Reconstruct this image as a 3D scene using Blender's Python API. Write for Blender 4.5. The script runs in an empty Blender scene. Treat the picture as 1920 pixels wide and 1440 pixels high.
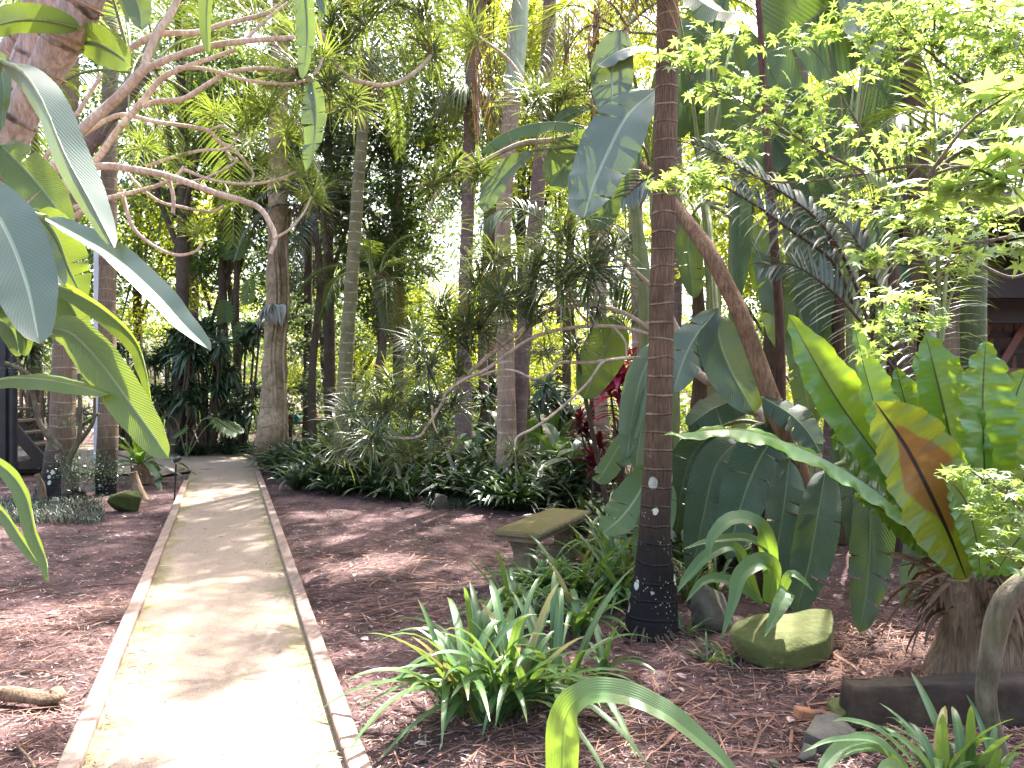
import bpy, math, random
import numpy as np
from mathutils import Vector, Matrix

# ------------------------------------------------------------------ camera, sky, sun, exposure
SC = bpy.context.scene
COL = SC.collection
FPX, CX, CY, CAMH = 1440.0, 960.0, 720.0, 1.55
cam_d = bpy.data.cameras.new("camera")
cam_d.sensor_width = 36.0
cam_d.lens = 27.0
cam_d.clip_start = 0.05
cam_d.clip_end = 1000.0
cam = bpy.data.objects.new("camera", cam_d)
COL.objects.link(cam)
cam.location = (0, 0, CAMH)
cam.rotation_euler = (math.radians(90), 0, 0)
SC.camera = cam

SUN_EL, SUN_AZ = math.radians(58), math.radians(24)      # azimuth measured from +Y towards +X
SDIR = np.array([math.sin(SUN_AZ) * math.cos(SUN_EL), math.cos(SUN_AZ) * math.cos(SUN_EL), math.sin(SUN_EL)])
world = bpy.data.worlds.new("World")
SC.world = world
world.use_nodes = True
wn = world.node_tree
wn.nodes.clear()
sky = wn.nodes.new("ShaderNodeTexSky")
sky.sky_type = 'NISHITA'
sky.sun_disc = False
sky.sun_elevation = SUN_EL
sky.sun_rotation = SUN_AZ
sky.air_density = 1.0
sky.dust_density = 5.5
sky.ozone_density = 0.15
bgn = wn.nodes.new("ShaderNodeBackground")
bgn.inputs["Strength"].default_value = 0.15
wo = wn.nodes.new("ShaderNodeOutputWorld")
wn.links.new(sky.outputs[0], bgn.inputs[0])
wn.links.new(bgn.outputs[0], wo.inputs[0])
sun_d = bpy.data.lights.new("sun", 'SUN')
sun_d.energy = 5.0
sun_d.angle = math.radians(0.6)
sun_d.color = (1.0, 0.97, 0.94)
sun = bpy.data.objects.new("sun", sun_d)
COL.objects.link(sun)
sun.rotation_euler = Vector(tuple(SDIR)).to_track_quat('Z', 'Y').to_euler()
SC.view_settings.view_transform = 'Standard'
SC.view_settings.look = 'None'
SC.view_settings.gamma = 1.0
SC.view_settings.exposure = 2.6
SC.render.engine = 'CYCLES'
SC.cycles.max_bounces = 8
SC.cycles.diffuse_bounces = 4
SC.cycles.glossy_bounces = 2
SC.cycles.transmission_bounces = 5
SC.cycles.use_denoising = True
SC.cycles.caustics_reflective = False
SC.cycles.caustics_refractive = False

# ------------------------------------------------------------------ small maths
def P(px, py, Y):
    """the point at depth Y metres seen at photo pixel (px, py)"""
    return np.array([(px - CX) / FPX * Y, Y, CAMH - (py - CY) / FPX * Y])
def G(px, py, z=0.0):
    Y = (CAMH - z) * FPX / (py - CY)
    return np.array([(px - CX) / FPX * Y, Y, z])
def unit(a):
    a = np.asarray(a, float)
    return a / np.maximum(np.linalg.norm(a, axis=-1, keepdims=True), 1e-9)
def spline(pts, n):
    p = np.asarray(pts, float)
    if len(p) == 2:
        t = np.linspace(0, 1, n)[:, None]
        return p[0] * (1 - t) + p[1] * t
    q = np.vstack([2 * p[0] - p[1], p, 2 * p[-1] - p[-2]])
    k = len(p) - 1
    s = np.linspace(0, k, n)
    i = np.minimum(s.astype(int), k - 1)
    f = (s - i)[:, None]
    a, b, c, d = q[i], q[i + 1], q[i + 2], q[i + 3]
    return 0.5 * ((2 * b) + (c - a) * f + (2 * a - 5 * b + 4 * c - d) * f * f + (3 * b - a - 3 * c + d) * f ** 3)
def tangents(p):
    return unit(np.gradient(p, axis=0))
def pxs(pts, Y0, Y1=None):
    """photo pixels at depths running from Y0 to Y1 -> points"""
    Y1 = Y0 if Y1 is None else Y1
    n = len(pts)
    return np.array([P(x, y, Y0 + (Y1 - Y0) * k / max(n - 1, 1)) for k, (x, y) in enumerate(pts)])

# ------------------------------------------------------------------ mesh builder
class B:
    def __init__(s):
        s.v, s.uv, s.f, s.mi, s.n = [], [], [], [], 0
    def add(s, v, f, uv=None, mi=0):
        v = np.asarray(v, float).reshape(-1, 3)
        f = np.asarray(f, int)
        if uv is None:
            uv = np.zeros((len(v), 3))
        s.v.append(v); s.uv.append(np.asarray(uv, float).reshape(-1, 3))
        s.f.append(f + s.n); s.mi.append(mi)
        s.n += len(v)
        return s
    def mesh(s, name, mats, off=None, smooth=True):
        v = np.vstack(s.v)
        if off is not None:
            v = v - np.asarray(off)
        uv = np.vstack(s.uv)
        me = bpy.data.meshes.new(name)
        loops = np.concatenate([f.ravel() for f in s.f])
        cnt = np.concatenate([np.full(len(f), f.shape[1]) for f in s.f])
        mid = np.concatenate([np.full(len(f), m) for f, m in zip(s.f, s.mi)])
        me.vertices.add(len(v)); me.vertices.foreach_set("co", v.astype(np.float32).ravel())
        me.loops.add(len(loops)); me.loops.foreach_set("vertex_index", loops.astype(np.int32))
        me.polygons.add(len(cnt))
        st = np.concatenate([[0], np.cumsum(cnt)[:-1]])
        me.polygons.foreach_set("loop_start", st.astype(np.int32))
        me.polygons.foreach_set("loop_total", cnt.astype(np.int32))
        me.polygons.foreach_set("material_index", mid.astype(np.int32))
        me.polygons.foreach_set("use_smooth", np.full(len(cnt), smooth))
        at = me.attributes.new("luv", 'FLOAT_VECTOR', 'POINT')
        at.data.foreach_set("vector", uv.astype(np.float32).ravel())
        for m in (mats if isinstance(mats, (list, tuple)) else [mats]):
            me.materials.append(m)
        me.update(calc_edges=True)
        return me

def grid_faces(nr, nc, wrap=False):
    r = np.arange(nr - 1)[:, None]
    c = np.arange(nc if wrap else nc - 1)[None, :]
    a = r * nc + c
    b_ = r * nc + (c + 1) % nc
    return np.stack([a, b_, b_ + nc, a + nc], -1).reshape(-1, 4)

def tube(b, pts, rad, n=None, seg=8, rnd=0.5, mi=0, cap=True, lump=0.0, seed=0, ring=0.0, ringstep=0.1):
    pts = np.asarray(pts, float)
    if n is None:
        n = max(len(pts) * 4, 6)
    p = spline(pts, n)
    r = np.asarray(rad, float)
    r = np.interp(np.linspace(0, 1, n), np.linspace(0, 1, len(np.atleast_1d(r))), np.atleast_1d(r))
    t = tangents(p)
    ref = np.array([0, 0, 1.0]) if abs(t[:, 2]).mean() < 0.8 else np.array([1.0, 0, 0])
    a = unit(np.cross(t, ref)); c = np.cross(t, a)
    th = np.linspace(0, 2 * np.pi, seg, endpoint=False)
    rr = r[:, None] * np.ones(seg)[None]
    L = np.concatenate([[0], np.cumsum(np.linalg.norm(np.diff(p, axis=0), axis=1))])
    if lump:
        g = np.random.default_rng(seed)
        for _ in range(5):
            k, m, ph = g.integers(1, 4), g.uniform(2, 14), g.uniform(0, 6.28)
            rr = rr * (1 + lump * 0.5 * np.sin(k * th[None] + m * L[:, None] + ph))
    if ring:
        rr = rr * (1 + ring * np.clip(np.cos(2 * np.pi * L / ringstep), 0, 1)[:, None] ** 4)
    v = p[:, None] + rr[..., None] * (a[:, None] * np.cos(th)[None, :, None] + c[:, None] * np.sin(th)[None, :, None])
    uv = np.stack([np.broadcast_to(th / 6.283, (n, seg)), np.broadcast_to(L[:, None], (n, seg)), np.full((n, seg), rnd)], -1)
    b.add(v, grid_faces(n, seg, True), uv, mi)
    if cap:
        for k in (0, n - 1):
            vv = np.vstack([v[k], p[k][None]])
            i = np.arange(seg)
            b.add(vv, np.stack([i, (i + 1) % seg, np.full(seg, seg)], -1), np.vstack([uv[k], uv[k, :1]]), mi)
    return b

def box(b, lo, hi, mi=0, rot=None, at=None, rnd=0.5, bev=0.0):
    lo, hi = np.asarray(lo, float), np.asarray(hi, float)
    if bev > 0:
        # chamfered box: 24 vertices
        vs, idx = [], {}
        for ax in range(3):
            for sx in (0, 1):
                for sy in (0, 1):
                    for sz in (0, 1):
                        c = [(lo[i] + bev if (sx, sy, sz)[i] == 0 else hi[i] - bev) for i in range(3)]
                        c[ax] = lo[ax] if (sx, sy, sz)[ax] == 0 else hi[ax]
                        idx[(ax, sx, sy, sz)] = len(vs); vs.append(c)
        q, tr = [], []
        for ax in range(3):
            o = [i for i in range(3) if i != ax]
            for s in (0, 1):
                def k(p_, q_):
                    m = [0, 0, 0]; m[ax] = s; m[o[0]] = p_; m[o[1]] = q_
                    return idx[(ax, *m)]
                f = [k(0, 0), k(1, 0), k(1, 1), k(0, 1)]
                q.append(f if (s == 1) == (ax != 1) else f[::-1])
        for ax in range(3):
            o = [i for i in range(3) if i != ax]
            for s0 in (0, 1):
                for s1 in (0, 1):
                    m0, m1 = [0, 0, 0], [0, 0, 0]
                    m0[o[0]] = m1[o[0]] = s0; m0[o[1]] = m1[o[1]] = s1
                    m1[ax] = 1
                    q.append([idx[(o[0], *m0)], idx[(o[0], *m1)], idx[(o[1], *m1)], idx[(o[1], *m0)]])
        for sx in (0, 1):
            for sy in (0, 1):
                for sz in (0, 1):
                    tr.append([idx[(0, sx, sy, sz)], idx[(1, sx, sy, sz)], idx[(2, sx, sy, sz)]])
        v = np.array(vs)
        fs = [np.array(q), np.array(tr)]
    else:
        v = np.array([[lo[0], lo[1], lo[2]], [hi[0], lo[1], lo[2]], [hi[0], hi[1], lo[2]], [lo[0], hi[1], lo[2]],
                      [lo[0], lo[1], hi[2]], [hi[0], lo[1], hi[2]], [hi[0], hi[1], hi[2]], [lo[0], hi[1], hi[2]]])
        fs = [np.array([[0, 3, 2, 1], [4, 5, 6, 7], [0, 1, 5, 4], [1, 2, 6, 5], [2, 3, 7, 6], [3, 0, 4, 7]])]
    uv = np.concatenate([v[:, :2], np.full((len(v), 1), rnd)], 1)
    if rot is not None:
        v = v @ np.array(rot).T
    if at is not None:
        v = v + np.asarray(at)
    base = b.n
    b.add(v, fs[0], uv, mi)
    if len(fs) > 1:
        b.f.append(fs[1] + base); b.mi.append(mi)
    return b
def beam(b, p0, p1, w, h, mi=0, up=(0, 0, 1), rnd=0.5, bev=0.0):
    p0, p1 = np.asarray(p0, float), np.asarray(p1, float)
    x = unit(p1 - p0); L = np.linalg.norm(p1 - p0)
    y = unit(np.cross(up, x)) if abs(np.dot(unit(up), x)) < 0.99 else np.array([0, 1.0, 0])
    z = np.cross(x, y)
    return box(b, (0, -w / 2, -h / 2), (L, w / 2, h / 2), mi, np.stack([x, y, z], 1), p0, rnd, bev)

PROF = {
    'banana': lambda v: np.clip(np.sin(np.pi * np.clip(v, 0, 1) ** 0.8), 0, 1) ** 0.5,
    'strap': lambda v: np.minimum(1, 0.55 + 1.6 * v) * (1 - v ** 4) ** 0.8,
    'spear': lambda v: np.sin(np.pi * np.clip(v * 0.93 + 0.07, 0, 1) ** 0.75) ** 0.8,
    'fern': lambda v: (0.14 + 0.86 * np.clip(v / 0.42, 0, 1) ** 0.8) * np.clip(1 - np.clip((v - 0.6) / 0.4, 0, 1) ** 2.0, 0.0, 1) ** 0.8,
    'leaflet': lambda v: (0.5 + 0.5 * np.clip(v * 4, 0, 1)) * (1 - v ** 2.5),
    'heart': lambda v: np.where(v < 0.2, (v / 0.2 + 0.02) ** 0.5, 1.0) * np.clip(1 - np.clip((v - 0.2) / 0.8, 0, 1) ** 1.6, 0, 1),
}
def leaf(b, spine, hw, nrm=(0, -1, 0.4), n=22, nu=4, fold=0.25, prof='banana', rnd=0.5, wave=0.0, wfreq=9.0, tears=0, seed=0,
         roll=0.0, curl=0.0, mi=0, hole=0.0):
    """one long blade: two half-blades that meet at the midrib, with a fold, wavy margins and tears towards the midrib"""
    g = np.random.default_rng(seed)
    p = spline(spine, n)
    t = tangents(p)
    nv = np.asarray(nrm, float)
    if nv.ndim == 1:
        nv = np.broadcast_to(nv, (n, 3))
    else:
        nv = spline(nv, n)
    side = unit(np.cross(t, nv)); nn = np.cross(side, t)
    ro = np.linspace(0, 1, n) * roll
    s2 = side * np.cos(ro)[:, None] + nn * np.sin(ro)[:, None]
    nn = np.cross(s2, t); side = s2
    v = np.linspace(0, 1, n)
    w = hw * PROF[prof](v)
    u = np.linspace(0, 1, nu + 1)
    for sg in (-1, 1):
        cuts = sorted(g.choice(np.arange(3, n - 3), size=min(tears, n - 7), replace=False)) if tears else []
        ph = g.uniform(0, 6.28)
        wv = wave * hw * np.sin(v * wfreq * 6.283 + ph + 1.5 * np.sin(v * 7 + ph))
        wv = wv + wave * hw * 0.5 * np.sin(v * wfreq * 2.3 * 6.283 + ph * 2)
        fo = fold + 0.12 * np.sin(v * 5 + ph) * (1 if wave or tears else 0.3)
        st = 0
        for en in list(cuts) + [n - 1]:
            k = np.arange(st, en + 1)
            if len(k) < 2:
                continue
            uu = u[None]
            ww = w[k][:, None]
            cu = curl * uu ** 2
            ang = fo[k][:, None] + cu
            off = np.zeros(len(k)); dn = 0.0
            if tears:
                dn = g.normal(0, 0.10) * hw
                e = np.zeros(len(k)); e[0] = 1; e[-1] = -1
                if st == 0: e[0] = 0
                if en == n - 1: e[-1] = 0
                off = e * g.uniform(0.01, 0.09) * hw
            pos = (p[k][:, None] + sg * side[k][:, None] * (uu * ww * np.cos(ang))[..., None]
                   + nn[k][:, None] * (uu * ww * np.sin(ang) + wv[k][:, None] * uu ** 1.5 + dn * uu ** 1.5)[..., None]
                   + t[k][:, None] * (off[:, None] * uu + 0.22 * ww * uu * (prof == 'banana'))[..., None])
            uvs = np.stack([np.broadcast_to(sg * uu, (len(k), nu + 1)), np.broadcast_to(v[k][:, None], (len(k), nu + 1)),
                            np.full((len(k), nu + 1), rnd)], -1)
            f = grid_faces(len(k), nu + 1)
            b.add(pos, f if sg > 0 else f[:, ::-1], uvs, mi)
            st = en
    return b

def straps(b, base, d, L, W, droop, rows=7, fold=0.35, prof='strap', rnd=None, rng=None, mi=0, power=2.0, flip=0.0, out=0.0):
    """many strap leaves at once; d = start direction, droop = how far the tip falls (share of L)"""
    base = np.asarray(base, float).reshape(-1, 3); n = len(base)
    d = unit(np.broadcast_to(np.asarray(d, float), (n, 3)))
    L = np.broadcast_to(np.asarray(L, float), (n,)); W = np.broadcast_to(np.asarray(W, float), (n,))
    droop = np.broadcast_to(np.asarray(droop, float), (n,))
    rnd = (rng.random(n) if rng is not None else np.full(n, .5)) if rnd is None else rnd
    s = np.linspace(0, 1, rows)
    p = base[:, None] + L[:, None, None] * (d[:, None] * (s - 0.25 * np.minimum(droop, 1.2)[:, None] * s[None] ** 3)[..., None])
    p[..., 2] -= L[:, None] * droop[:, None] * s[None] ** power
    if out:
        o2 = d[:, :2] / np.maximum(np.linalg.norm(d[:, :2], axis=1, keepdims=True), .05)
        p[..., :2] += o2[:, None] * (L[:, None] * np.minimum(droop, 1.0)[:, None] * out * s[None] ** 1.7)[..., None]
    t = unit(np.gradient(p, axis=1))
    hz = np.stack([-d[:, 1], d[:, 0], np.zeros(n)], -1)
    bad = np.linalg.norm(hz, axis=1) < 0.05
    hz[bad] = [1, 0, 0]
    side = unit(hz)
    if rng is not None and flip:
        side = unit(side + rng.normal(0, flip, (n, 3)))
    side = np.broadcast_to(side[:, None], p.shape)
    nn = unit(np.cross(side, t)); nn = np.where((nn[..., 2:] < 0), -nn, nn)
    w = W[:, None] * PROF[prof](s)[None] * 0.5
    c, f = math.cos(fold), math.sin(fold)
    l = p + side * (w * c)[..., None] + nn * (w * f)[..., None]
    r = p - side * (w * c)[..., None] + nn * (w * f)[..., None]
    v = np.stack([l, p, r], 2)                       # n, rows, 3, 3
    uv = np.zeros((n, rows, 3, 3))
    uv[..., 0] = np.array([-1, 0, 1]); uv[..., 1] = s[None, :, None]; uv[..., 2] = rnd[:, None, None]
    f0 = grid_faces(rows, 3)
    fs = (f0[None] + (np.arange(n) * rows * 3)[:, None, None]).reshape(-1, 4)
    return b.add(v, fs, uv, mi)

def stamp(b, tv, tf, tuv, pos, R, sc, rnd, mi=0):
    n = len(pos)
    v = np.einsum('nij,mj->nmi', R, tv) * np.asarray(sc).reshape(-1, 1, 1) + np.asarray(pos)[:, None]
    uv = np.broadcast_to(tuv[None], (n,) + tuv.shape).copy(); uv[..., 2] = np.asarray(rnd)[:, None]
    fs = (tf[None] + (np.arange(n) * len(tv))[:, None, None]).reshape(-1, tf.shape[1])
    return b.add(v, fs, uv, mi)
def rand_frames(rng, n, up=0.6, droop=None):
    """random frames whose z axis leans upward by up"""
    z = unit(rng.normal(0, 1, (n, 3)) * (1 - up) + np.array([0, 0, up]))
    a = rng.normal(0, 1, (n, 3))
    x = unit(a - (a * z).sum(1, keepdims=True) * z)
    y = np.cross(z, x)
    return np.stack([x, y, z], -1)
LEAF_T = np.array([[0, 0, 0], [0.35, 0.24, 0.05], [0.7, 0.2, 0.02], [1, 0, -0.12], [0.7, -0.2, 0.02], [0.35, -0.24, 0.05], [0.5, 0, 0]])
LEAF_F = np.array([[0, 6, 2, 1], [6, 3, 3, 2], [0, 5, 4, 6], [6, 4, 3, 3]])
LEAF_F3 = np.array([[0, 6, 1], [6, 2, 1], [6, 3, 2], [0, 5, 6], [5, 4, 6], [6, 4, 3]])
LEAF_UV = np.array([[0, 0, 0], [-1, .35, 0], [-1, .7, 0], [0, 1, 0], [1, .7, 0], [1, .35, 0], [0, .5, 0.]])
DIA_T = np.array([[0, 0, 0], [0.45, 0.24, 0.04], [1, 0, -0.08], [0.45, -0.24, 0.04]])
DIA_F = np.array([[0, 3, 2, 1]])
DIA_UV = np.array([[0, 0, 0], [-1, .45, 0], [0, 1, 0], [1, .45, 0.]])
# openings in the canopy through which the sun reaches the mulch and the near path: ground centre and radius
GAPS = [(*G(x, y)[:2], r) for x, y, r in ((690, 1050, .5), (640, 1010, .3), (860, 1075, .4), (600, 960, .35), (870, 965, .35), (1510, 1275, .32), (1480, 1170, .18), (1580, 1400, .22),
        (1440, 1330, .18), (60, 1150, .35), (690, 1330, .25), (900, 1250, .5), (100, 1400, .3), (400, 1400, .35), (1180, 1420, .2), (760, 1110, .3))]
def in_gap(p):
    p = np.asarray(p)
    q = p[:, :2] - SDIR[None, :2] * (p[:, 2:] / SDIR[2])
    k = np.zeros(len(p), bool)
    for x, y, r in GAPS:
        k |= np.hypot(q[:, 0] - x, q[:, 1] - y) < r
    return k & (p[:, 2] > 3.0)
def cloud(b, pos, size, rng, up=0.45, fine=False, mi=0):
    pos = np.asarray(pos)
    pos = pos[~in_gap(pos)]; n = len(pos)
    R = rand_frames(rng, n, up)
    sc = size * rng.uniform(0.6, 1.25, n)
    if fine:
        return stamp(b, LEAF_T, LEAF_F3, LEAF_UV, pos, R, sc, rng.random(n), mi)
    return stamp(b, DIA_T, DIA_F, DIA_UV, pos, R, sc, rng.random(n), mi)
def _maple():
    ang = np.radians([-150, -105, -55, 0, 55, 105, 150]); ln = [0.42, 0.72, 0.92, 1.0, 0.92, 0.72, 0.42]
    v = [[0, 0, 0]]; uv = [[0, 0, 0]]
    for i, (a, l) in enumerate(zip(ang, ln)):
        if i:
            am = (ang[i - 1] + a) / 2
            v.append([0.34 * math.cos(am), 0.34 * math.sin(am), 0.0]); uv.append([.5, .3, 0])
        for da, q in ((-0.17, 0.62), (0, 1.0), (0.17, 0.62)):
            v.append([l * q * math.cos(a + da * (1 if q < 1 else 0)), l * q * math.sin(a + da), -0.16 * l * q * q]); uv.append([1 if q == 1 else .6, q, 0])
    v = np.array(v); k = len(v)
    f = [[0, i, i + 1] for i in range(1, k - 1)]
    return v, np.array(f), np.array(uv)
MAP_T, MAP_F, MAP_UV = _maple()

def frond(b, spine, ll, n=45, w=0.03, nrm=(0, 0, 1), droop=0.3, fwd=0.75, vee=0.25, rng=None, rad=0.015, bare=0.18, mi=(0, 1), rows=5, sides=(1, -1), power=2.0, jit=0.06):
    """a feather palm frond: a tapering rachis and two rows of leaflets"""
    m = 40
    p = spline(spine, m); t = tangents(p)
    nv = np.broadcast_to(np.asarray(nrm, float), (m, 3)) if np.ndim(nrm) == 1 else spline(nrm, m)
    side = unit(np.cross(t, nv)); nn = np.cross(side, t)
    tube(b, p, np.linspace(rad, rad * 0.25, 8), n=m, seg=5, mi=mi[1], rnd=.5)
    for sg in sides:
        s = np.linspace(bare, 0.995, n) + rng.normal(0, 0.002, n)
        k = np.clip(s, 0, 1) * (m - 1)
        i = np.minimum(k.astype(int), m - 2); f = (k - i)[:, None]
        bp = p[i] * (1 - f) + p[i + 1] * f
        x = (s - bare) / (1 - bare)
        fw = fwd * (0.45 + 0.9 * x)
        d = unit(sg * side[i] + t[i] * fw[:, None] + nn[i] * vee + rng.normal(0, jit, (n, 3)))
        Ls = ll * (0.55 + 0.45 * np.sin(np.pi * np.clip(x * 0.9 + 0.1, 0, 1))) * (1 - 0.45 * x ** 3) * rng.uniform(.9, 1.08, n)
        straps(b, bp, d, Ls, w * rng.uniform(.8, 1.15, n), droop * rng.uniform(.6, 1.4, n), rows=rows, fold=0.25, prof='leaflet', rng=rng, mi=mi[0], power=power, flip=0.12)
    return b

# ------------------------------------------------------------------ objects
def tag(o, label=None, cat=None, group=None, kind=None):
    if label: o["label"] = label
    if cat: o["category"] = cat
    if group: o["group"] = group
    if kind: o["kind"] = kind
    return o
def thing(name, label, cat, loc=(0, 0, 0), group=None, rz=0.0):
    o = bpy.data.objects.new(name, None)
    COL.objects.link(o)
    o.empty_display_size = 0.1
    o.location = tuple(float(c) for c in loc)
    o.rotation_euler = (0, 0, rz)
    return tag(o, label, cat, group)
def part(name, b, mats, parent, local=False, smooth=True, label=None):
    me = b if isinstance(b, bpy.types.Mesh) else None
    if me is None:
        if local:
            off = None
        else:
            off = np.zeros(3); q = parent
            while q is not None:
                off = off + np.array(q.location); q = q.parent
        me = b.mesh(name, mats, off, smooth)
    o = bpy.data.objects.new(name, me)
    COL.objects.link(o)
    o.parent = parent
    if label: o["label"] = label
    return o
def solo(name, b, mats, label, cat, loc=(0, 0, 0), group=None, smooth=True, kind=None, local=False):
    o = bpy.data.objects.new(name, b.mesh(name, mats, None if local else loc, smooth))
    COL.objects.link(o)
    o.location = tuple(float(c) for c in loc)
    return tag(o, label, cat, group, kind)
def put(o, loc=None, rz=None, sc=None, rot=None):
    if loc is not None: o.location = tuple(float(c) for c in loc)
    if rz is not None: o.rotation_euler = (0, 0, rz)
    if rot is not None: o.rotation_euler = rot
    if sc is not None: o.scale = (sc, sc, sc) if np.isscalar(sc) else sc
    return o
def copy_tree(o, parent=None):
    c = o.copy()
    COL.objects.link(c)
    if parent is not None:
        c.parent = parent
    for ch in list(o.children):
        copy_tree(ch, c)
    return c

# ------------------------------------------------------------------ materials
class Mat:
    def __init__(s, name):
        s.m = bpy.data.materials.new(name); s.m.use_nodes = True
        s.t = s.m.node_tree; s.t.nodes.clear()
        s.out = s.n("OutputMaterial")
    def n(s, ty, ins=None, **kw):
        nd = s.t.nodes.new("ShaderNode" + ty)
        for k, v in kw.items():
            setattr(nd, k, v)
        for k, v in (ins or {}).items():
            s.set(nd, k, v)
        return nd
    def set(s, nd, k, v):
        sk = nd.inputs[k]
        if isinstance(v, bpy.types.NodeSocket):
            s.t.links.new(v, sk)
        elif isinstance(v, bpy.types.Node):
            s.t.links.new(v.outputs[0], sk)
        else:
            if sk.type == 'RGBA' and len(v) == 3:
                v = (*v, 1)
            sk.default_value = v
    def math(s, op, a, b=0.0, c=0.0, clamp=False):
        return s.n("Math", {0: a, 1: b, 2: c}, operation=op, use_clamp=clamp).outputs[0]
    def ramp(s, x, lo, hi):
        return s.n("MapRange", {0: x, 1: lo, 2: hi, 3: 0.0, 4: 1.0}, interpolation_type='SMOOTHSTEP').outputs[0]
    def mix(s, f, a, b, blend='MIX'):
        nd = s.n("Mix", data_type='RGBA', blend_type=blend)
        for k, v in ((0, f), (6, a), (7, b)):
            s.set(nd, k, v)
        return nd.outputs[2]
    def noise(s, vec, scale, detail=4.0, rough=0.55, dist=0.0):
        return s.n("TexNoise", {"Vector": vec, "Scale": scale, "Detail": detail, "Roughness": rough, "Distortion": dist}).outputs[0]
    def vor(s, vec, scale, feature='F1', out=0, rnd=1.0):
        return s.n("TexVoronoi", {"Vector": vec, "Scale": scale, "Randomness": rnd}, feature=feature).outputs[out]
    def coords(s):
        return s.n("TexCoord").outputs["Object"]
    def pos(s):
        return s.n("NewGeometry").outputs["Position"]
    def scaled(s, vec, sc):
        return s.n("Mapping", {"Vector": vec, "Scale": sc}).outputs[0]
    def luv(s):
        a = s.n("Attribute", attribute_name="luv", attribute_type='GEOMETRY')
        x = s.n("SeparateXYZ", {0: a.outputs["Vector"]})
        return a.outputs["Vector"], x.outputs[0], x.outputs[1], x.outputs[2]
    def bump(s, h, st, d=0.01):
        return s.n("Bump", {"Height": h, "Strength": st, "Distance": d}).outputs[0]
    def done(s, col, rough, bump=None, spec=0.5, metal=0.0):
        ins = {"Base Color": col, "Roughness": rough, "Specular IOR Level": spec, "Metallic": metal}
        if bump is not None: ins["Normal"] = bump
        p = s.n("BsdfPrincipled", ins)
        s.t.links.new(p.outputs[0], s.out.inputs[0])
        return s.m

def leaf_mat(name, c1, c2, tr, trf=0.4, rough=0.38, vf=0.0, vs=3.0, vstr=0.3, rib=None, ribw=0.05, spec=0.5, tip=None, spot=None, dist=0.004, patch=None):
    m = Mat(name)
    vec, u, v, r = m.luv()
    au = m.math('ABSOLUTE', u)
    pos = m.pos()
    no = m.noise(pos, 9.0, 3.0)
    k = m.math('ADD', m.math('MULTIPLY', r, 0.55), m.math('MULTIPLY', no, 0.55), clamp=True)
    col = m.mix(k, c1, c2)
    tcol = m.mix(k, tr, tuple(x * 0.72 for x in tr))
    bp = None
    if vf:
        w = m.math('SINE', m.math('MULTIPLY', m.math('ADD', m.math('MULTIPLY', v, vf), m.math('MULTIPLY', au, -vs)), 6.2832))
        w2 = m.math('ADD', m.math('MULTIPLY', w, 0.5), 0.5)
        col = m.mix(m.math('MULTIPLY', w2, 0.2), col, tuple(min(1, x * 1.6 + 0.01) for x in c2))
        tcol = m.mix(m.math('MULTIPLY', w2, 0.25), tcol, tuple(x * 0.6 for x in tr))
        h = m.math('ADD', w2, m.math('MULTIPLY', m.noise(pos, 40.0, 2.0), 0.5))
        bp = m.bump(h, vstr, dist)
    else:
        bp = m.bump(m.noise(pos, 30.0, 2.0), 0.15, dist)
    if tip is not None:
        f = m.math('MULTIPLY', m.ramp(m.math('ADD', v, m.math('MULTIPLY', no, 0.25)), 0.95, 1.15), m.ramp(r, 0.55, 0.7))
        f = m.math('MAXIMUM', f, m.math('MULTIPLY', m.ramp(r, 0.945, 0.955), m.math('ADD', 0.35, m.math('MULTIPLY', no, 0.9)), clamp=True))
        col = m.mix(f, col, tip); tcol = m.mix(f, tcol, tip)
    if patch is not None:
        d = m.math('ADD', m.math('ADD', m.math('MULTIPLY', m.math('ABSOLUTE', m.math('SUBTRACT', v, 0.56)), 2.5), m.math('MULTIPLY', m.math('ABSOLUTE', m.math('SUBTRACT', u, 0.12)), 0.95)), m.math('MULTIPLY', no, 0.3))
        f = m.math('SUBTRACT', 1.0, m.ramp(d, 0.80, 0.90))
        col = m.mix(f, col, patch); tcol = m.mix(f, tcol, patch)
    if rib is not None:
        f = m.math('SUBTRACT', 1.0, m.ramp(au, ribw * 0.5, ribw))
        col = m.mix(f, col, rib); tcol = m.mix(f, tcol, tuple(x * 0.7 for x in rib))
    if spot is not None:
        f = m.math('MULTIPLY', m.ramp(m.noise(pos, 22.0, 2.0), 0.66, 0.72), 0.8)
        col = m.mix(f, col, spot)
    p = m.n("BsdfPrincipled", {"Base Color": col, "Roughness": rough, "Specular IOR Level": spec, "Normal": bp})
    t = m.n("BsdfTranslucent", {"Color": tcol, "Normal": bp})
    x = m.n("MixShader", {0: trf})
    m.t.links.new(p.outputs[0], x.inputs[1]); m.t.links.new(t.outputs[0], x.inputs[2])
    m.t.links.new(x.outputs[0], m.out.inputs[0])
    return m.m

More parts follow.
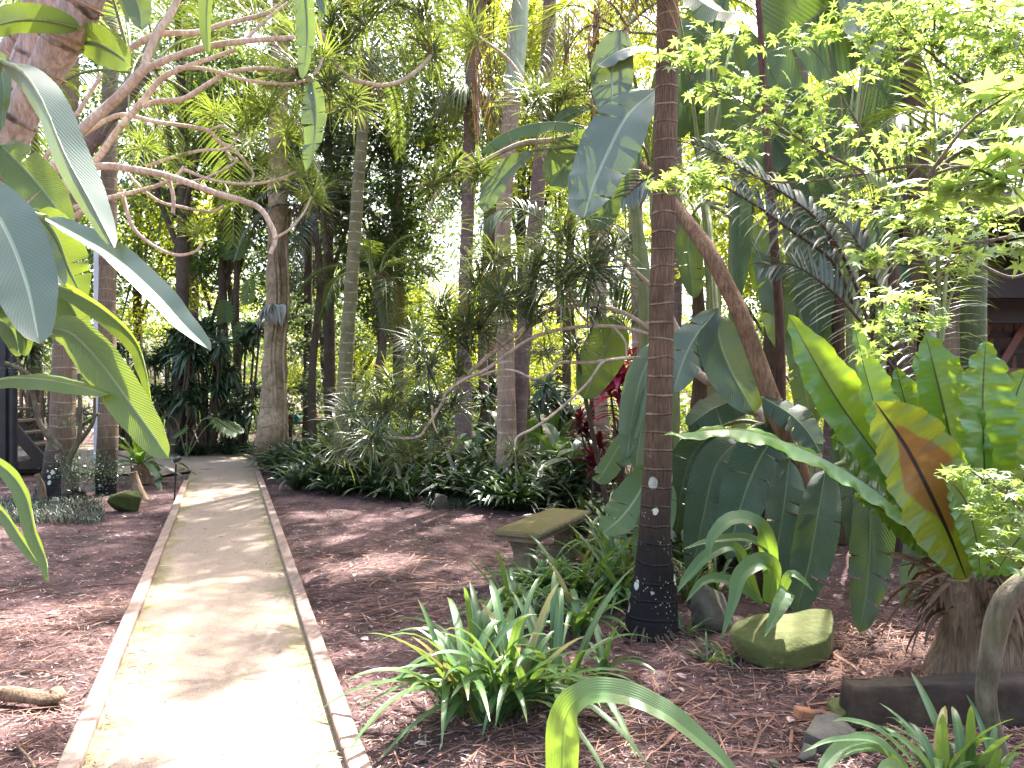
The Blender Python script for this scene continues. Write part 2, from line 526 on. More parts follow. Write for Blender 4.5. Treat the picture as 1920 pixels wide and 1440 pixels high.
def bark_mat(name, c1, c2, ringc=None, ringstep=0.12, vert=6.0, horiz=1.5, rough=0.85, base=None, spots=None, bs=0.5, moss=None, dark_h=1.0):
    """bark: streaks along the stem, pale leaf-scar rings, a dark stained foot and lichen spots"""
    m = Mat(name)
    vec, u, v, r = m.luv()
    pos = m.pos()
    st = m.scaled(pos, (vert * 6, vert * 6, horiz * 2))
    n1 = m.noise(st, 2.2, 6.0, 0.65)
    n2 = m.noise(pos, 5.0, 4.0)
    col = m.mix(m.ramp(n1, 0.3, 0.7), c1, c2)
    col = m.mix(m.math('MULTIPLY', m.ramp(n2, 0.4, 0.75), 0.55), col, tuple(x * 0.55 for x in c1))
    h = n1
    if ringc is not None:
        q = m.math('FRACT', m.math('ADD', m.math('DIVIDE', v, ringstep), m.math('MULTIPLY', n2, 0.5)))
        f = m.math('SUBTRACT', 1.0, m.ramp(m.math('ABSOLUTE', m.math('SUBTRACT', q, 0.5)), 0.02, 0.085))
        fd = m.math('MULTIPLY', f, m.math('ADD', 0.12, m.math('MULTIPLY', m.ramp(m.noise(pos, 11.0, 3.0), 0.38, 0.65), 0.88)))
        col = m.mix(fd, col, ringc)
        h = m.math('ADD', h, m.math('MULTIPLY', f, 0.8))
    if base is not None:
        z = m.n("SeparateXYZ", {0: pos}).outputs[2]
        f = m.math('SUBTRACT', 1.0, m.ramp(m.math('ADD', z, m.math('MULTIPLY', m.math('SUBTRACT', n2, 0.5), 0.7 * dark_h)), dark_h * 0.25, dark_h * 1.45))
        col = m.mix(f, col, base)
    if moss is not None:
        f = m.math('MULTIPLY', m.ramp(m.noise(pos, 3.2, 5.0, 0.7), 0.5, 0.66), 0.8)
        col = m.mix(f, col, moss)
    if spots is not None:
        d = m.vor(m.scaled(pos, (1, 1, 0.72)), 8.5)
        z = m.n("SeparateXYZ", {0: pos}).outputs[2]
        keep = m.math('SUBTRACT', 1.0, m.ramp(m.math('ADD', z, m.math('MULTIPLY', m.noise(pos, 9.0, 2.0), 0.8)), dark_h * 1.15, dark_h * 1.5))
        d = m.math('ADD', d, m.math('MULTIPLY', m.math('SUBTRACT', m.noise(pos, 45.0, 3.0), 0.5), 0.12))
        big = m.math('MULTIPLY', m.noise(pos, 4.0, 2.0), 0.5)
        f = m.math('MULTIPLY', m.math('SUBTRACT', 1.0, m.ramp(d, m.math('SUBTRACT', big, 0.045), m.math('SUBTRACT', big, 0.015))), keep)
        col = m.mix(f, col, spots)
        d2 = m.vor(pos, 38.0)
        f2 = m.math('MULTIPLY', m.math('MULTIPLY', m.math('SUBTRACT', 1.0, m.ramp(d2, 0.13, 0.2)), keep), m.ramp(m.noise(pos, 6.0), 0.5, 0.6))
        col = m.mix(f2, col, (0.45, 0.43, 0.3))
    return m.done(col, rough, m.bump(h, bs, 0.02), spec=0.3)
# ------------------------------------------------------------------ the palette
STREL = leaf_mat("strelitzia_leaf", (0.045, 0.08, 0.042), (0.075, 0.125, 0.06), (0.26, 0.36, 0.03), 0.34, 0.33, 42.0, 7.0, 0.42, rib=(0.25, 0.32, 0.13), ribw=0.07, spec=0.95)
STREL_LT = leaf_mat("banana_leaf", (0.05, 0.11, 0.03), (0.09, 0.16, 0.045), (0.27, 0.35, 0.03), 0.38, 0.36, 46.0, 7.0, 0.28, rib=(0.3, 0.36, 0.14), ribw=0.07, spec=0.55)
STREL_BL = leaf_mat("sheen_strelitzia_leaf", (0.065, 0.10, 0.07), (0.10, 0.14, 0.105), (0.26, 0.34, 0.05), 0.22, 0.34, 36.0, 7.0, 0.10, rib=(0.3, 0.36, 0.24), ribw=0.07, spec=0.75)  # lighter bluish copy of STREL, the sky sheen put into its colour
STREL_DK = leaf_mat("shaded_strelitzia_leaf", (0.024, 0.052, 0.024), (0.042, 0.078, 0.036), (0.18, 0.28, 0.03), 0.22, 0.4, 42.0, 7.0, 0.6, rib=(0.12, 0.16, 0.06), ribw=0.06, spec=0.38)  # darker, less translucent copy of STREL, shade put into its colour
NEST = leaf_mat("nest_fern_frond", (0.065, 0.16, 0.025), (0.10, 0.22, 0.035), (0.33, 0.47, 0.025), 0.33, 0.24, 34.0, 1.0, 0.12, rib=(0.05, 0.07, 0.02), ribw=0.05, spec=0.6)
NEST_SPORE = leaf_mat("nest_fern_spore_frond", (0.10, 0.15, 0.015), (0.13, 0.19, 0.02), (0.28, 0.34, 0.02), 0.32, 0.36, 34.0, 1.0, 0.12, rib=(0.012, 0.01, 0.008), ribw=0.07, patch=(0.17, 0.09, 0.02))
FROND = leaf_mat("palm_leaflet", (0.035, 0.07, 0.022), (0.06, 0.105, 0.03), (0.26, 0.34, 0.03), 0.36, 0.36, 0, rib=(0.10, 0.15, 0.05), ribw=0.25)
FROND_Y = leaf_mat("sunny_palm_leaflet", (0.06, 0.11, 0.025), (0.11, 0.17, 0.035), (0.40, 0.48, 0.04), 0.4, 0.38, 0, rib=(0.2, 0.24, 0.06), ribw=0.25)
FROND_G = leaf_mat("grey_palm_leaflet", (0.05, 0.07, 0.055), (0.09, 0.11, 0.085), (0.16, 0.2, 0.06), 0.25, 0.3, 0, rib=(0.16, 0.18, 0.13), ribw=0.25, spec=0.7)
DEADF = leaf_mat("dead_palm_leaflet", (0.09, 0.052, 0.03), (0.25, 0.155, 0.09), (0.3, 0.17, 0.07), 0.3, 0.7, 0)
DRAC = leaf_mat("dracaena_leaf", (0.055, 0.08, 0.045), (0.105, 0.13, 0.075), (0.26, 0.33, 0.04), 0.33, 0.30, 0, rib=(0.07, 0.11, 0.05), ribw=0.3, spec=0.6, tip=(0.28, 0.16, 0.05))
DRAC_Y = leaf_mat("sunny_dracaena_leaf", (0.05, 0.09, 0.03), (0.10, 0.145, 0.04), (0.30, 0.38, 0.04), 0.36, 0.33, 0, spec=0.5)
STRAP = leaf_mat("agapanthus_leaf", (0.05, 0.115, 0.04), (0.09, 0.165, 0.06), (0.24, 0.38, 0.04), 0.32, 0.32, 0, rib=(0.14, 0.24, 0.07), ribw=0.2, spec=0.55, tip=(0.30, 0.22, 0.07))
CLIV = leaf_mat("clivia_leaf", (0.014, 0.034, 0.014), (0.03, 0.058, 0.024), (0.08, 0.14, 0.02), 0.2, 0.36, 0, rib=(0.03, 0.055, 0.02), ribw=0.25, spec=0.55)
PGRASS = leaf_mat("palm_grass_leaf", (0.05, 0.115, 0.04), (0.085, 0.16, 0.06), (0.28, 0.42, 0.03), 0.36, 0.36, 1.0, 6.0, 0.22, rib=(0.10, 0.2, 0.06), ribw=0.05)
MAPLE = leaf_mat("maple_leaf", (0.11, 0.20, 0.06), (0.19, 0.28, 0.095), (0.42, 0.57, 0.10), 0.46, 0.4, 0, rib=None)
BGLEAF = leaf_mat("tree_leaf", (0.03, 0.06, 0.018), (0.06, 0.105, 0.028), (0.19, 0.28, 0.035), 0.36, 0.45, 0)
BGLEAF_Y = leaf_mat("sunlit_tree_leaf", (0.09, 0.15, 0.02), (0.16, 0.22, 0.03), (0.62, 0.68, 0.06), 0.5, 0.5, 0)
BGLEAF_D = leaf_mat("dark_tree_leaf", (0.026, 0.052, 0.026), (0.055, 0.088, 0.048), (0.18, 0.25, 0.07), 0.36, 0.38, 0, spec=0.6)
MASS = leaf_mat("corn_plant_leaf", (0.035, 0.07, 0.04), (0.07, 0.115, 0.065), (0.10, 0.18, 0.03), 0.25, 0.32, 0, rib=(0.05, 0.09, 0.04), ribw=0.3, spec=0.6)
CORDY = leaf_mat("red_cordyline_leaf", (0.34, 0.025, 0.085), (0.48, 0.05, 0.14), (0.65, 0.03, 0.10), 0.42, 0.36, 0, rib=(0.3, 0.05, 0.1), ribw=0.2)
CORDY_D = leaf_mat("maroon_cordyline_leaf", (0.05, 0.015, 0.02), (0.10, 0.02, 0.03), (0.25, 0.02, 0.03), 0.33, 0.36, 0)
BROAD = leaf_mat("broad_leaf", (0.022, 0.055, 0.027), (0.045, 0.09, 0.04), (0.14, 0.24, 0.03), 0.25, 0.38, 9.0, 3.0, 0.3, rib=(0.1, 0.17, 0.07), ribw=0.06)
MONDO = leaf_mat("mondo_leaf", (0.012, 0.026, 0.016), (0.025, 0.045, 0.026), (0.05, 0.09, 0.02), 0.2, 0.4, 0)
STAG = leaf_mat("staghorn_leaf", (0.25, 0.25, 0.22), (0.4, 0.38, 0.34), (0.2, 0.24, 0.12), 0.25, 0.5, 0)
SKIRT = leaf_mat("rotting_frond", (0.05, 0.03, 0.018), (0.19, 0.115, 0.062), (0.2, 0.11, 0.05), 0.2, 0.8, 0)
BERRY = leaf_mat("palm_flower_strand", (0.22, 0.24, 0.12), (0.34, 0.36, 0.2), (0.3, 0.34, 0.12), 0.2, 0.6, 0)

PALM_BARK = bark_mat("ringed_palm_bark", (0.075, 0.043, 0.026), (0.21, 0.13, 0.08), (0.33, 0.25, 0.175), 0.115, base=(0.010, 0.009, 0.010), spots=(0.62, 0.63, 0.52), dark_h=1.05, bs=0.9, vert=10)
PALM_BARK_L = bark_mat("mossy_palm_bark", (0.15, 0.10, 0.065), (0.26, 0.19, 0.13), (0.33, 0.28, 0.21), 0.16, base=(0.012, 0.011, 0.011), spots=(0.5, 0.52, 0.42), dark_h=0.75)
PALM_PALE = bark_mat("pale_palm_bark", (0.25, 0.165, 0.115), (0.42, 0.305, 0.22), (0.52, 0.44, 0.36), 0.2, bs=0.3)
PALM_PURP = bark_mat("mauve_palm_bark", (0.14, 0.09, 0.085), (0.24, 0.165, 0.155), (0.30, 0.22, 0.2), 0.16, bs=0.3)
PALM_SLIM = bark_mat("green_ringed_bark", (0.14, 0.125, 0.06), (0.23, 0.20, 0.11), (0.40, 0.36, 0.26), 0.17, bs=0.3)
PALM_GRN = bark_mat("green_cane_bark", (0.045, 0.062, 0.022), (0.08, 0.105, 0.038), (0.36, 0.36, 0.2), 0.11, bs=0.25, rough=0.5)
CROWNSH = bark_mat("crownshaft", (0.32, 0.38, 0.24), (0.44, 0.48, 0.34), None, vert=3, horiz=.3, rough=0.5, bs=0.08)
STREL_BARK = bark_mat("strelitzia_stem_bark", (0.30, 0.21, 0.165), (0.58, 0.44, 0.37), (0.055, 0.04, 0.035), 0.17, bs=0.7, vert=5)
STEM_G = bark_mat("green_leaf_sheath", (0.18, 0.21, 0.08), (0.29, 0.31, 0.14), None, vert=4, horiz=.2, rough=0.5, bs=0.15)
STEM_B = bark_mat("brown_leaf_sheath", (0.07, 0.042, 0.03), (0.15, 0.09, 0.06), None, vert=6, horiz=.4, bs=0.7)
DRAC_BARK = bark_mat("dracaena_bark", (0.40, 0.29, 0.205), (0.66, 0.53, 0.42), (0.36, 0.25, 0.17), 0.035, bs=0.5, vert=3, horiz=3)
ROUGH_BARK = bark_mat("rough_brown_bark", (0.15, 0.08, 0.045), (0.36, 0.22, 0.13), None, vert=4.5, horiz=2.2, bs=1.0)
DARK_BARK = bark_mat("dark_bark", (0.065, 0.048, 0.034), (0.145, 0.105, 0.075), None, bs=0.8)
BUTT_BARK = bark_mat("pale_tree_bark", (0.25, 0.175, 0.105), (0.43, 0.32, 0.21), (0.22, 0.155, 0.09), 0.42, bs=0.6, moss=(0.14, 0.135, 0.06), vert=2)
LICHEN_BARK = bark_mat("lichen_bark", (0.07, 0.055, 0.035), (0.19, 0.16, 0.11), None, bs=0.9, moss=(0.10, 0.105, 0.04), vert=2)
FIBRE = bark_mat("dead_leaf_fibre", (0.13, 0.085, 0.05), (0.32, 0.22, 0.14), None, vert=5, horiz=1.5, bs=1.0)

def simple(name, c1, c2, scale=8.0, rough=0.7, bs=0.3, moss=None, mk=(0.5, 0.62), detail=6.0, stretch=(1, 1, 1), spec=0.4, fine=0.0, d=0.02, topmoss=False):
    m = Mat(name); p = m.pos(); q = m.scaled(p, stretch)
    n1 = m.noise(q, scale, detail, 0.6)
    n2 = m.noise(q, scale * 6, 3.0)
    col = m.mix(m.ramp(n1, 0.3, 0.7), c1, c2)
    col = m.mix(m.math('MULTIPLY', n2, 0.3), col, tuple(x * 0.5 for x in c1))
    if moss is not None:
        f = m.ramp(m.noise(p, 3.5, 6.0, 0.7), *mk)
        if topmoss:
            nz = m.n("SeparateXYZ", {0: m.n("NewGeometry").outputs["Normal"]}).outputs[2]
            f = m.ramp(m.math('ADD', f, m.math('MULTIPLY', nz, 0.7)), 0.35, 0.8)
        col = m.mix(f, col, m.mix(n2, moss, tuple(x * 1.9 for x in moss)))
    return m.done(col, rough, m.bump(m.math('ADD', n1, m.math('MULTIPLY', n2, 0.4)), bs, d), spec)

TIMBER = simple("grey_timber", (0.17, 0.115, 0.09), (0.30, 0.215, 0.17), 3.0, 0.8, 0.35, stretch=(6, 1, 6))
TIMBER_D = simple("dark_timber", (0.03, 0.02, 0.014), (0.08, 0.053, 0.033), 4.0, 0.9, 0.6, moss=(0.05, 0.05, 0.012), mk=(.6, .75))
POSTWOOD = simple("post_timber", (0.12, 0.085, 0.06), (0.25, 0.18, 0.13), 3.0, 0.8, 0.5, stretch=(7, 7, .6))
REDWOOD = simple("red_stained_timber", (0.14, 0.06, 0.042), (0.23, 0.105, 0.075), 4.0, 0.6, 0.15)
DECKDARK = simple("dark_brown_paint", (0.022, 0.014, 0.011), (0.04, 0.026, 0.02), 3.0, 0.6, 0.1)
BALUST = simple("brown_stained_timber", (0.09, 0.048, 0.035), (0.16, 0.085, 0.06), 5.0, 0.6, 0.15)
STEEL = simple("dark_steel_paint", (0.014, 0.014, 0.016), (0.026, 0.026, 0.03), 4.0, 0.45, 0.05)
BLACK = simple("black_metal", (0.008, 0.008, 0.009), (0.014, 0.014, 0.015), 9.0, 0.4, 0.05)
WHITE = simple("white_paint", (0.55, 0.55, 0.56), (0.68, 0.68, 0.68), 2.0, 0.5, 0.03)
STONE = simple("mossy_sandstone", (0.22, 0.14, 0.07), (0.36, 0.24, 0.125), 5.0, 0.9, 0.9, moss=(0.062, 0.068, 0.018), mk=(0.38, 0.6), topmoss=True)
STONE_D = simple("dark_rock", (0.07, 0.06, 0.048), (0.15, 0.13, 0.10), 6.0, 0.9, 0.7, moss=(0.045, 0.055, 0.018), mk=(.5, .7))
MOSSROCK = simple("moss_covered_rock", (0.05, 0.06, 0.012), (0.09, 0.105, 0.02), 12.0, 1.0, 1.0, moss=(0.04, 0.05, 0.012))
BENCHST = simple("weathered_concrete", (0.13, 0.10, 0.065), (0.24, 0.19, 0.125), 7.0, 0.9, 0.8, moss=(0.085, 0.072, 0.022), mk=(0.42, 0.7), topmoss=True)
BRICK = simple("broken_brick", (0.32, 0.14, 0.07), (0.42, 0.2, 0.1), 12.0, 0.9, 0.4)
ROPE = simple("fibre_rope", (0.28, 0.17, 0.08), (0.36, 0.24, 0.12), 20.0, 0.9, 0.3)
LENS = simple("lamp_glass", (0.5, 0.5, 0.5), (0.6, 0.6, 0.6), 5.0, 0.15, 0.02)
def flat(name, c):
    return simple(name, tuple(x * .8 for x in c), c, 14.0, 0.55, 0.05)

# mulch ground
m = Mat("mulch_ground"); p = m.pos()
a1 = m.vor(m.scaled(p, (1.0, 1.7, 1)), 62.0, out=1)
a1v = m.n("SeparateColor", {0: a1}).outputs[0]
d1 = m.vor(m.scaled(p, (1.0, 1.7, 1)), 62.0)
a2 = m.n("SeparateColor", {0: m.vor(m.scaled(p, (1.7, 1.0, 1)), 150.0, out=1)}).outputs[1]
n1 = m.noise(p, 1.6, 5.0, 0.65); n2 = m.noise(p, 22.0, 6.0, 0.75)
c = m.mix(a1v, (0.05, 0.027, 0.026), (0.20, 0.115, 0.105))
c = m.mix(m.math('MULTIPLY', a2, 0.5), c, (0.26, 0.16, 0.15))
c = m.mix(m.math('MULTIPLY', m.ramp(n1, 0.42, 0.62), 0.75), c, (0.034, 0.022, 0.020))
c = m.mix(m.math('MULTIPLY', m.ramp(n2, 0.5, 0.75), 0.5), c, (0.016, 0.010, 0.010))
h = m.math('ADD', m.math('ADD', m.math('MULTIPLY', a1v, 0.6), m.math('MULTIPLY', a2, 0.3)), n2)
MULCH = m.done(c, 0.9, m.bump(h, 0.9, 0.03), spec=0.25)
# sandy path
m = Mat("gritty_path"); p = m.pos()
g1 = m.noise(p, 210.0, 3.0, 0.7); g2 = m.noise(p, 3.0, 6.0, 0.6); g3 = m.noise(p, 28.0, 4.0, 0.7)
c = m.mix(m.ramp(g1, 0.35, 0.65), (0.165, 0.122, 0.092), (0.33, 0.262, 0.202))
c = m.mix(m.math('MULTIPLY', m.ramp(g3, 0.45, 0.7), 0.3), c, (0.19, 0.14, 0.105))
X = m.n("Attribute", attribute_name="luv", attribute_type='GEOMETRY')
xx = m.n("SeparateXYZ", {0: X.outputs["Vector"]})
edge = m.math('MULTIPLY', m.ramp(m.math('ABSOLUTE', xx.outputs[0]), 0.5, 1.0), 0.55)
f = m.ramp(m.math('ADD', g2, m.math('MULTIPLY', edge, 0.42)), 0.54, 0.76)
f = m.math('MULTIPLY', f, m.math('ADD', 0.25, m.math('MULTIPLY', m.ramp(g3, 0.35, 0.6), 0.6)))
c = m.mix(f, c, (0.155, 0.15, 0.055))
st = m.ramp(m.noise(p, 9.0, 2.0), 0.70, 0.76)
c = m.mix(m.math('MULTIPLY', st, 0.55), c, (0.09, 0.065, 0.045))
PATH = m.done(c, 0.92, m.bump(m.math('ADD', g1, g3), 0.55, 0.006), spec=0.25)
# litter: the luv z value picks the colour of each chip
m = Mat("litter"); vec, u, v, r = m.luv()
cr = m.n("ValToRGB")
cr.color_ramp.elements[0].color = (0.022, 0.012, 0.012, 1); cr.color_ramp.elements[1].color = (0.55, 0.42, 0.36, 1)
for pos_, col_ in ((0.4, (0.085, 0.042, 0.040, 1)), (0.7, (0.20, 0.105, 0.09, 1)), (0.88, (0.36, 0.25, 0.22, 1))):
    e = cr.color_ramp.elements.new(pos_); e.color = col_
m.set(cr, 0, r)
LITTER = m.done(cr.outputs[0], 0.85, None, 0.25)
m = Mat("straw"); vec, u, v, r = m.luv()
LITTER2 = m.done(m.mix(r, (0.07, 0.035, 0.028), (0.34, 0.18, 0.12)), 0.8, None, 0.3)

# ------------------------------------------------------------------ ground, path, edging
RNG = np.random.default_rng(7)
def gnoise(x, y):
    return (0.5 * np.sin(1.3 * x + 0.7 * y) * np.sin(0.9 * y - 0.4 * x + 1) + 0.35 * np.sin(3.1 * x - 1.7 * y + 2) * np.sin(2.3 * y + x)
            + 0.2 * np.sin(9.1 * x + 5.3 * y) * np.sin(7.7 * y - 4 * x))
# path centre line on the ground: left and right inner edges seen in the photograph, carried on behind the camera
def _ext(a, b_, Y):
    t = (Y - a[1]) / (b_[1] - a[1]); return a + (b_ - a) * t
KW = 0.085
Lo = [G(115, 1440), G(345, 905)]; Ro = [G(690, 1440), G(478, 860)]
pdir = unit(Lo[1] - Lo[0]); pdr = unit(Ro[1] - Ro[0])
L0 = _ext(Lo[0], Lo[1], -3.0); R0 = _ext(Ro[0], Ro[1], -3.0)
LE, RE = Lo[1], Ro[1]
def ground_z(x, y):
    z = 0.018 * gnoise(x, y) - 0.012
    t = (y - L0[1]) / (LE[1] - L0[1]); xl = L0[0] + (LE[0] - L0[0]) * t
    t2 = (y - R0[1]) / (RE[1] - R0[1]); xr = R0[0] + (RE[0] - R0[0]) * t2
    inside = (x > xl - 0.1) & (x < xr + 0.1) & (y < 16.6)
    inside |= (y > 12.5) & (y < 19.5) & (x < -2.9) & (x > -14)
    return np.where(inside, -0.03, z)
b = B()
gx = np.concatenate([np.linspace(-60, -7, 20), np.linspace(-6.9, 6.9, 185), np.linspace(7, 60, 20)])
gy = np.concatenate([np.linspace(-30, 1.4, 12), np.linspace(1.5, 17, 215), np.linspace(17.2, 130, 26)])
XX, YY = np.meshgrid(gx, gy)
b.add(np.stack([XX, YY, ground_z(XX, YY)], -1), grid_faces(len(gy), len(gx)))
solo("ground", b, MULCH, None, None, kind="structure")

# the path: straight run, then a bend to the left at the far end
b = B()
rows = []
for Y in np.linspace(-3, 14.0, 60):
    l = _ext(L0, LE, Y); r_ = _ext(R0, RE, Y)
    rows.append([l + (KW * 0.5, 0, 0), r_ - (KW * 0.5, 0, 0)])
rows.append([np.array([-5.9, 12.9, 0]), _ext(R0, RE, 15.4)])
for l, r_ in (((-6.6, 13.2), G(420, 846)), ((-7.4, 13.3), G(365, 836)), ((-9.0, 13.3), (-8.6, 19.6)), ((-13, 13.2), (-12.6, 19.4))):
    rows.append([np.array([l[0], l[1], 0]), np.array([r_[0], r_[1], 0])])
k = 9
PV = np.array([[l + (r_ - l) * j / (k - 1) for j in range(k)] for l, r_ in rows])
PV[..., 2] = 0.006 + 0.004 * gnoise(PV[..., 0] * 1.7, PV[..., 1])
u = np.broadcast_to(np.linspace(-1, 1, k)[None], PV.shape[:2])
b.add(PV, grid_faces(len(rows), k), np.stack([u, PV[..., 1], u * 0], -1))
solo("path", b, PATH, None, None, kind="structure")

def edging(a, c, cuts, side):
    a, c = np.asarray(a, float), np.asarray(c, float)
    d = unit(c - a); L = np.linalg.norm(c - a)
    bb = B()
    cuts = [0] + list(cuts) + [L]
    for i, (s0, s1) in enumerate(zip(cuts[:-1], cuts[1:])):
        j = RNG.normal(0, 0.003)
        beam(bb, a + d * (s0 + 0.004) + (j, 0, 0.008), a + d * (s1 - 0.004) + (j, 0, 0.009 + RNG.normal(0, .002)), KW, 0.075, rnd=RNG.random(), bev=0.006)
    return bb
off = np.array([KW / 2, 0, 0])
solo("kerb", edging(L0 + off, LE + off, (1.4, 3.8, 6.25, 8.65, 11.1, 13.4), 1), TIMBER, None, None, kind="structure", smooth=False)
solo("kerb", edging(R0 - off, RE - off, (2.0, 4.4, 6.6, 8.9, 11.3, 13.7, 16.0), -1), TIMBER, None, None, kind="structure", smooth=False)
solo("kerb", edging(RE + (-.03, .06, 0), G(365, 836), (1.0,), 1), TIMBER, None, None, kind="structure", smooth=False)

# ------------------------------------------------------------------ palms
def crown_fronds(root, at, mats, n, L, rise, rng, ll=0.5, nl=42, w=0.028, droop=0.45, sag=0.75, name="frond", variants=3, az0=None):
    """fronds as parts: a few shared meshes, turned round the crown"""
    ms = []
    for k in range(variants):
        bb = B()
        sp = []
        for s in np.linspace(0, 1, 7):
            sp.append((L * (s - 0.12 * s ** 3), 0.06 * L * math.sin(k * 2 + s * 3), L * (0.55 * s - sag * s ** 2.1)))
        frond(bb, sp, ll, nl, w, (0, 0, 1), droop, 0.7, 0.2, rng, 0.02, 0.2)
        ms.append(bb.mesh(name, mats))
    for i in range(n):
        az = (i * 2.399963 + (az0 or 0)) % 6.2832
        el = rise * (1 - 1.55 * (i / max(n - 1, 1)))
        o = part(name, ms[i % variants], None, root, True)
        o.location = (at[0] + 0.05 * math.cos(az), at[1] + 0.05 * math.sin(az), at[2] - 0.05 * i / n)
        o.rotation_euler = (rng.normal(0, 0.12), -el + rng.normal(0, .08), az)
        o.scale = (1, 1, 1)

def palm(label, pts, rad, bark, Ls, n, mats, group=None, shaft=None, cat="palm", rise=0.9, foot=1.0, seed=1, ll=0.5, sag=0.75, droop=.45, name="palm_tree", ring=0.02, step=0.115, seg=20, az0=0, dead=0):
    g = np.random.default_rng(seed)
    pts = np.asarray(pts, float)
    base = pts[0].copy()
    r = thing(name, label, cat, base, group)
    bb = B()
    rr = np.asarray(rad, float)
    tube(bb, pts, rr, n=90, seg=seg, ring=ring, ringstep=step, lump=0.03, seed=seed)
    part("trunk", bb, bark, r)
    top = pts[-1] - base
    if shaft:
        bb = B()
        d = unit(pts[-1] - pts[-2])
        tube(bb, [pts[-1] - d * 0.05, pts[-1] + d * shaft * .4, pts[-1] + d * shaft], [rr[-1] * 1.02, rr[-1] * 1.18, rr[-1] * 0.6], n=14, seg=16)
        part("crownshaft", bb, CROWNSH, r)
        top = top + d * shaft * 0.96
    if n:
        crown_fronds(r, top, mats, n, Ls, rise, g, ll, sag=sag, droop=droop, az0=az0)
    if dead:
        for k in range(dead):
            bb = B(); a = g.uniform(0, 6.28)
            sp = [(0.08, 0, 0.05), (0.35, 0, 0.05), (0.6, 0, -0.3), (0.7, 0, -Ls * 0.5), (0.68, 0.1, -Ls * 0.9)]
            frond(bb, sp, ll * 1.1, 34, 0.022, (1, 0, 0.2), 0.9, 0.4, 0.0, g, 0.018, 0.2, power=1.3)
            o = part("dead_frond", bb, [DEADF, STEM_B], r, True, label="withered brown frond hanging under the crown")
            o.location = tuple(top); o.rotation_euler = (0, 0, a)
    return r
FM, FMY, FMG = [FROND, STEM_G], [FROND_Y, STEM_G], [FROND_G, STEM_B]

# the ringed palm at the middle of the view
mp = [P(1221, 1196, 4.78), P(1224, 1120, 4.8), P(1228, 1000, 4.8), P(1235, 800, 4.82), P(1242, 500, 4.86), P(1250, 150, 4.9), P(1256, -250, 4.95), P(1262, -760, 5.0), P(1268, -1250, 5.05)]
mp[0][2] = -0.04
r = palm("tall palm with pale rings, its foot black and spotted with white lichen", mp, [0.185, 0.143, 0.100, 0.083, 0.075, 0.071, 0.067, 0.065, 0.063], PALM_BARK, 2.3, 13, FM, shaft=0.9, seed=3, step=0.115, az0=.3)
# fringe of roots at its foot
b = B(); g = np.random.default_rng(5)
for k in range(90):
    a = g.uniform(0, 6.28); c0 = mp[0]
    ro, ri = 0.16 + 0.09 * g.random(), 0.14
    tube(b, [c0 + (ri * math.cos(a), ri * math.sin(a), 0.04 + .09 * g.random()), c0 + (ro * math.cos(a) * .9, ro * math.sin(a) * .9, 0.06), c0 + (ro * 1.15 * math.cos(a + .1), ro * 1.15 * math.sin(a + .1), -0.01)], [0.008, 0.006], n=6, seg=5)
part("root_fringe", b, DARK_BARK, r)
b = B()
for k, (px, py, q) in enumerate(((1170, 10, 90), (1185, -20, 130), (1150, 20, 80), (1200, -10, 100))):
    frond(b, pxs([(1225, -220), (1190, -160), (px, -60), (px - 5, py + 20)], 4.8, 4.5), 0.42, 22, 0.014, (0, -1, 0.1), 0.9, 0.5, 0, g, 0.008, .2, power=1.2, rows=6, jit=.2)
part("dead_frond", b, [DEADF, STEM_B], r, label="withered pinkish frond hanging beside the trunk")

# the two palms standing behind the dracaena
pa = [P(950, 720, 11) * (1, 1, 0), P(949, 700, 11), P(943, 480, 11), P(948, 340, 11.05), P(962, 170, 11.1)]
palm("palm with pale ringed trunk and long smooth green crownshaft", pa, [.16, .125, .115, .112, .125], PALM_PALE, 2.9, 11, FMY, shaft=2.1, seed=4, rise=1.0, ll=.62, dead=4, step=.2)
pb = [P(966, 720, 11.3) * (1, 1, 0), P(972, 760, 11.3), P(985, 600, 11.4), P(1003, 420, 11.5), P(1020, 200, 11.6), P(1035, -60, 11.7)]
palm("mauve grey palm trunk leaning away behind the pale ringed trunk", pb, [.15, .13, .12, .11, .10, .1], PALM_PURP, 2.6, 12, FM, shaft=.9, seed=5, rise=.9)
pc = [np.array(G(866, 880)) * 1.0, P(872, 560, 14), P(877, 400, 14), P(882, 150, 14), P(888, -160, 14), P(890, -340, 14)]
pc[0] = np.array([P(868, 700, 14)[0], 14, 0])
r = palm("tall straight mauve palm trunk with a hanging bunch of green flower strands", pc, [.17, .125, .115, .10, .1, .1], PALM_PURP, 3.0, 16, FM, shaft=1.0, seed=6, dead=2)
b = B(); g = np.random.default_rng(8)
bp = P(880, 190, 13.8)
n = 260
a = g.uniform(0, 6.28, n); ra = 0.55 * np.sqrt(g.random(n))
base = np.stack([bp[0] + .3 * ra * np.cos(a), bp[1] - .1 + .3 * ra * np.sin(a), bp[2] + .1 * g.random(n)], -1)
straps(b, base, np.stack([np.cos(a), np.sin(a), np.full(n, .75)], -1), g.uniform(.6, 1.15, n), 0.022, g.uniform(.75, 1.05, n), rows=9, rng=g, power=1.5)
part("flower_bunch", b, BERRY, r)
pd = [np.array([P(640, 700, 13)[0], 13, 0]), P(647, 700, 13), P(660, 520, 13), P(672, 340, 13), P(684, 200, 13), P(690, 115, 13)]
r = palm("slender green palm trunk with close pale rings and a fibrous top", pd, [.15, .123, .11, .10, .093, .115], PALM_SLIM, 1.9, 12, FM, seed=7, rise=1.0, step=.17, ll=.4)
b = B(); g = np.random.default_rng(9)
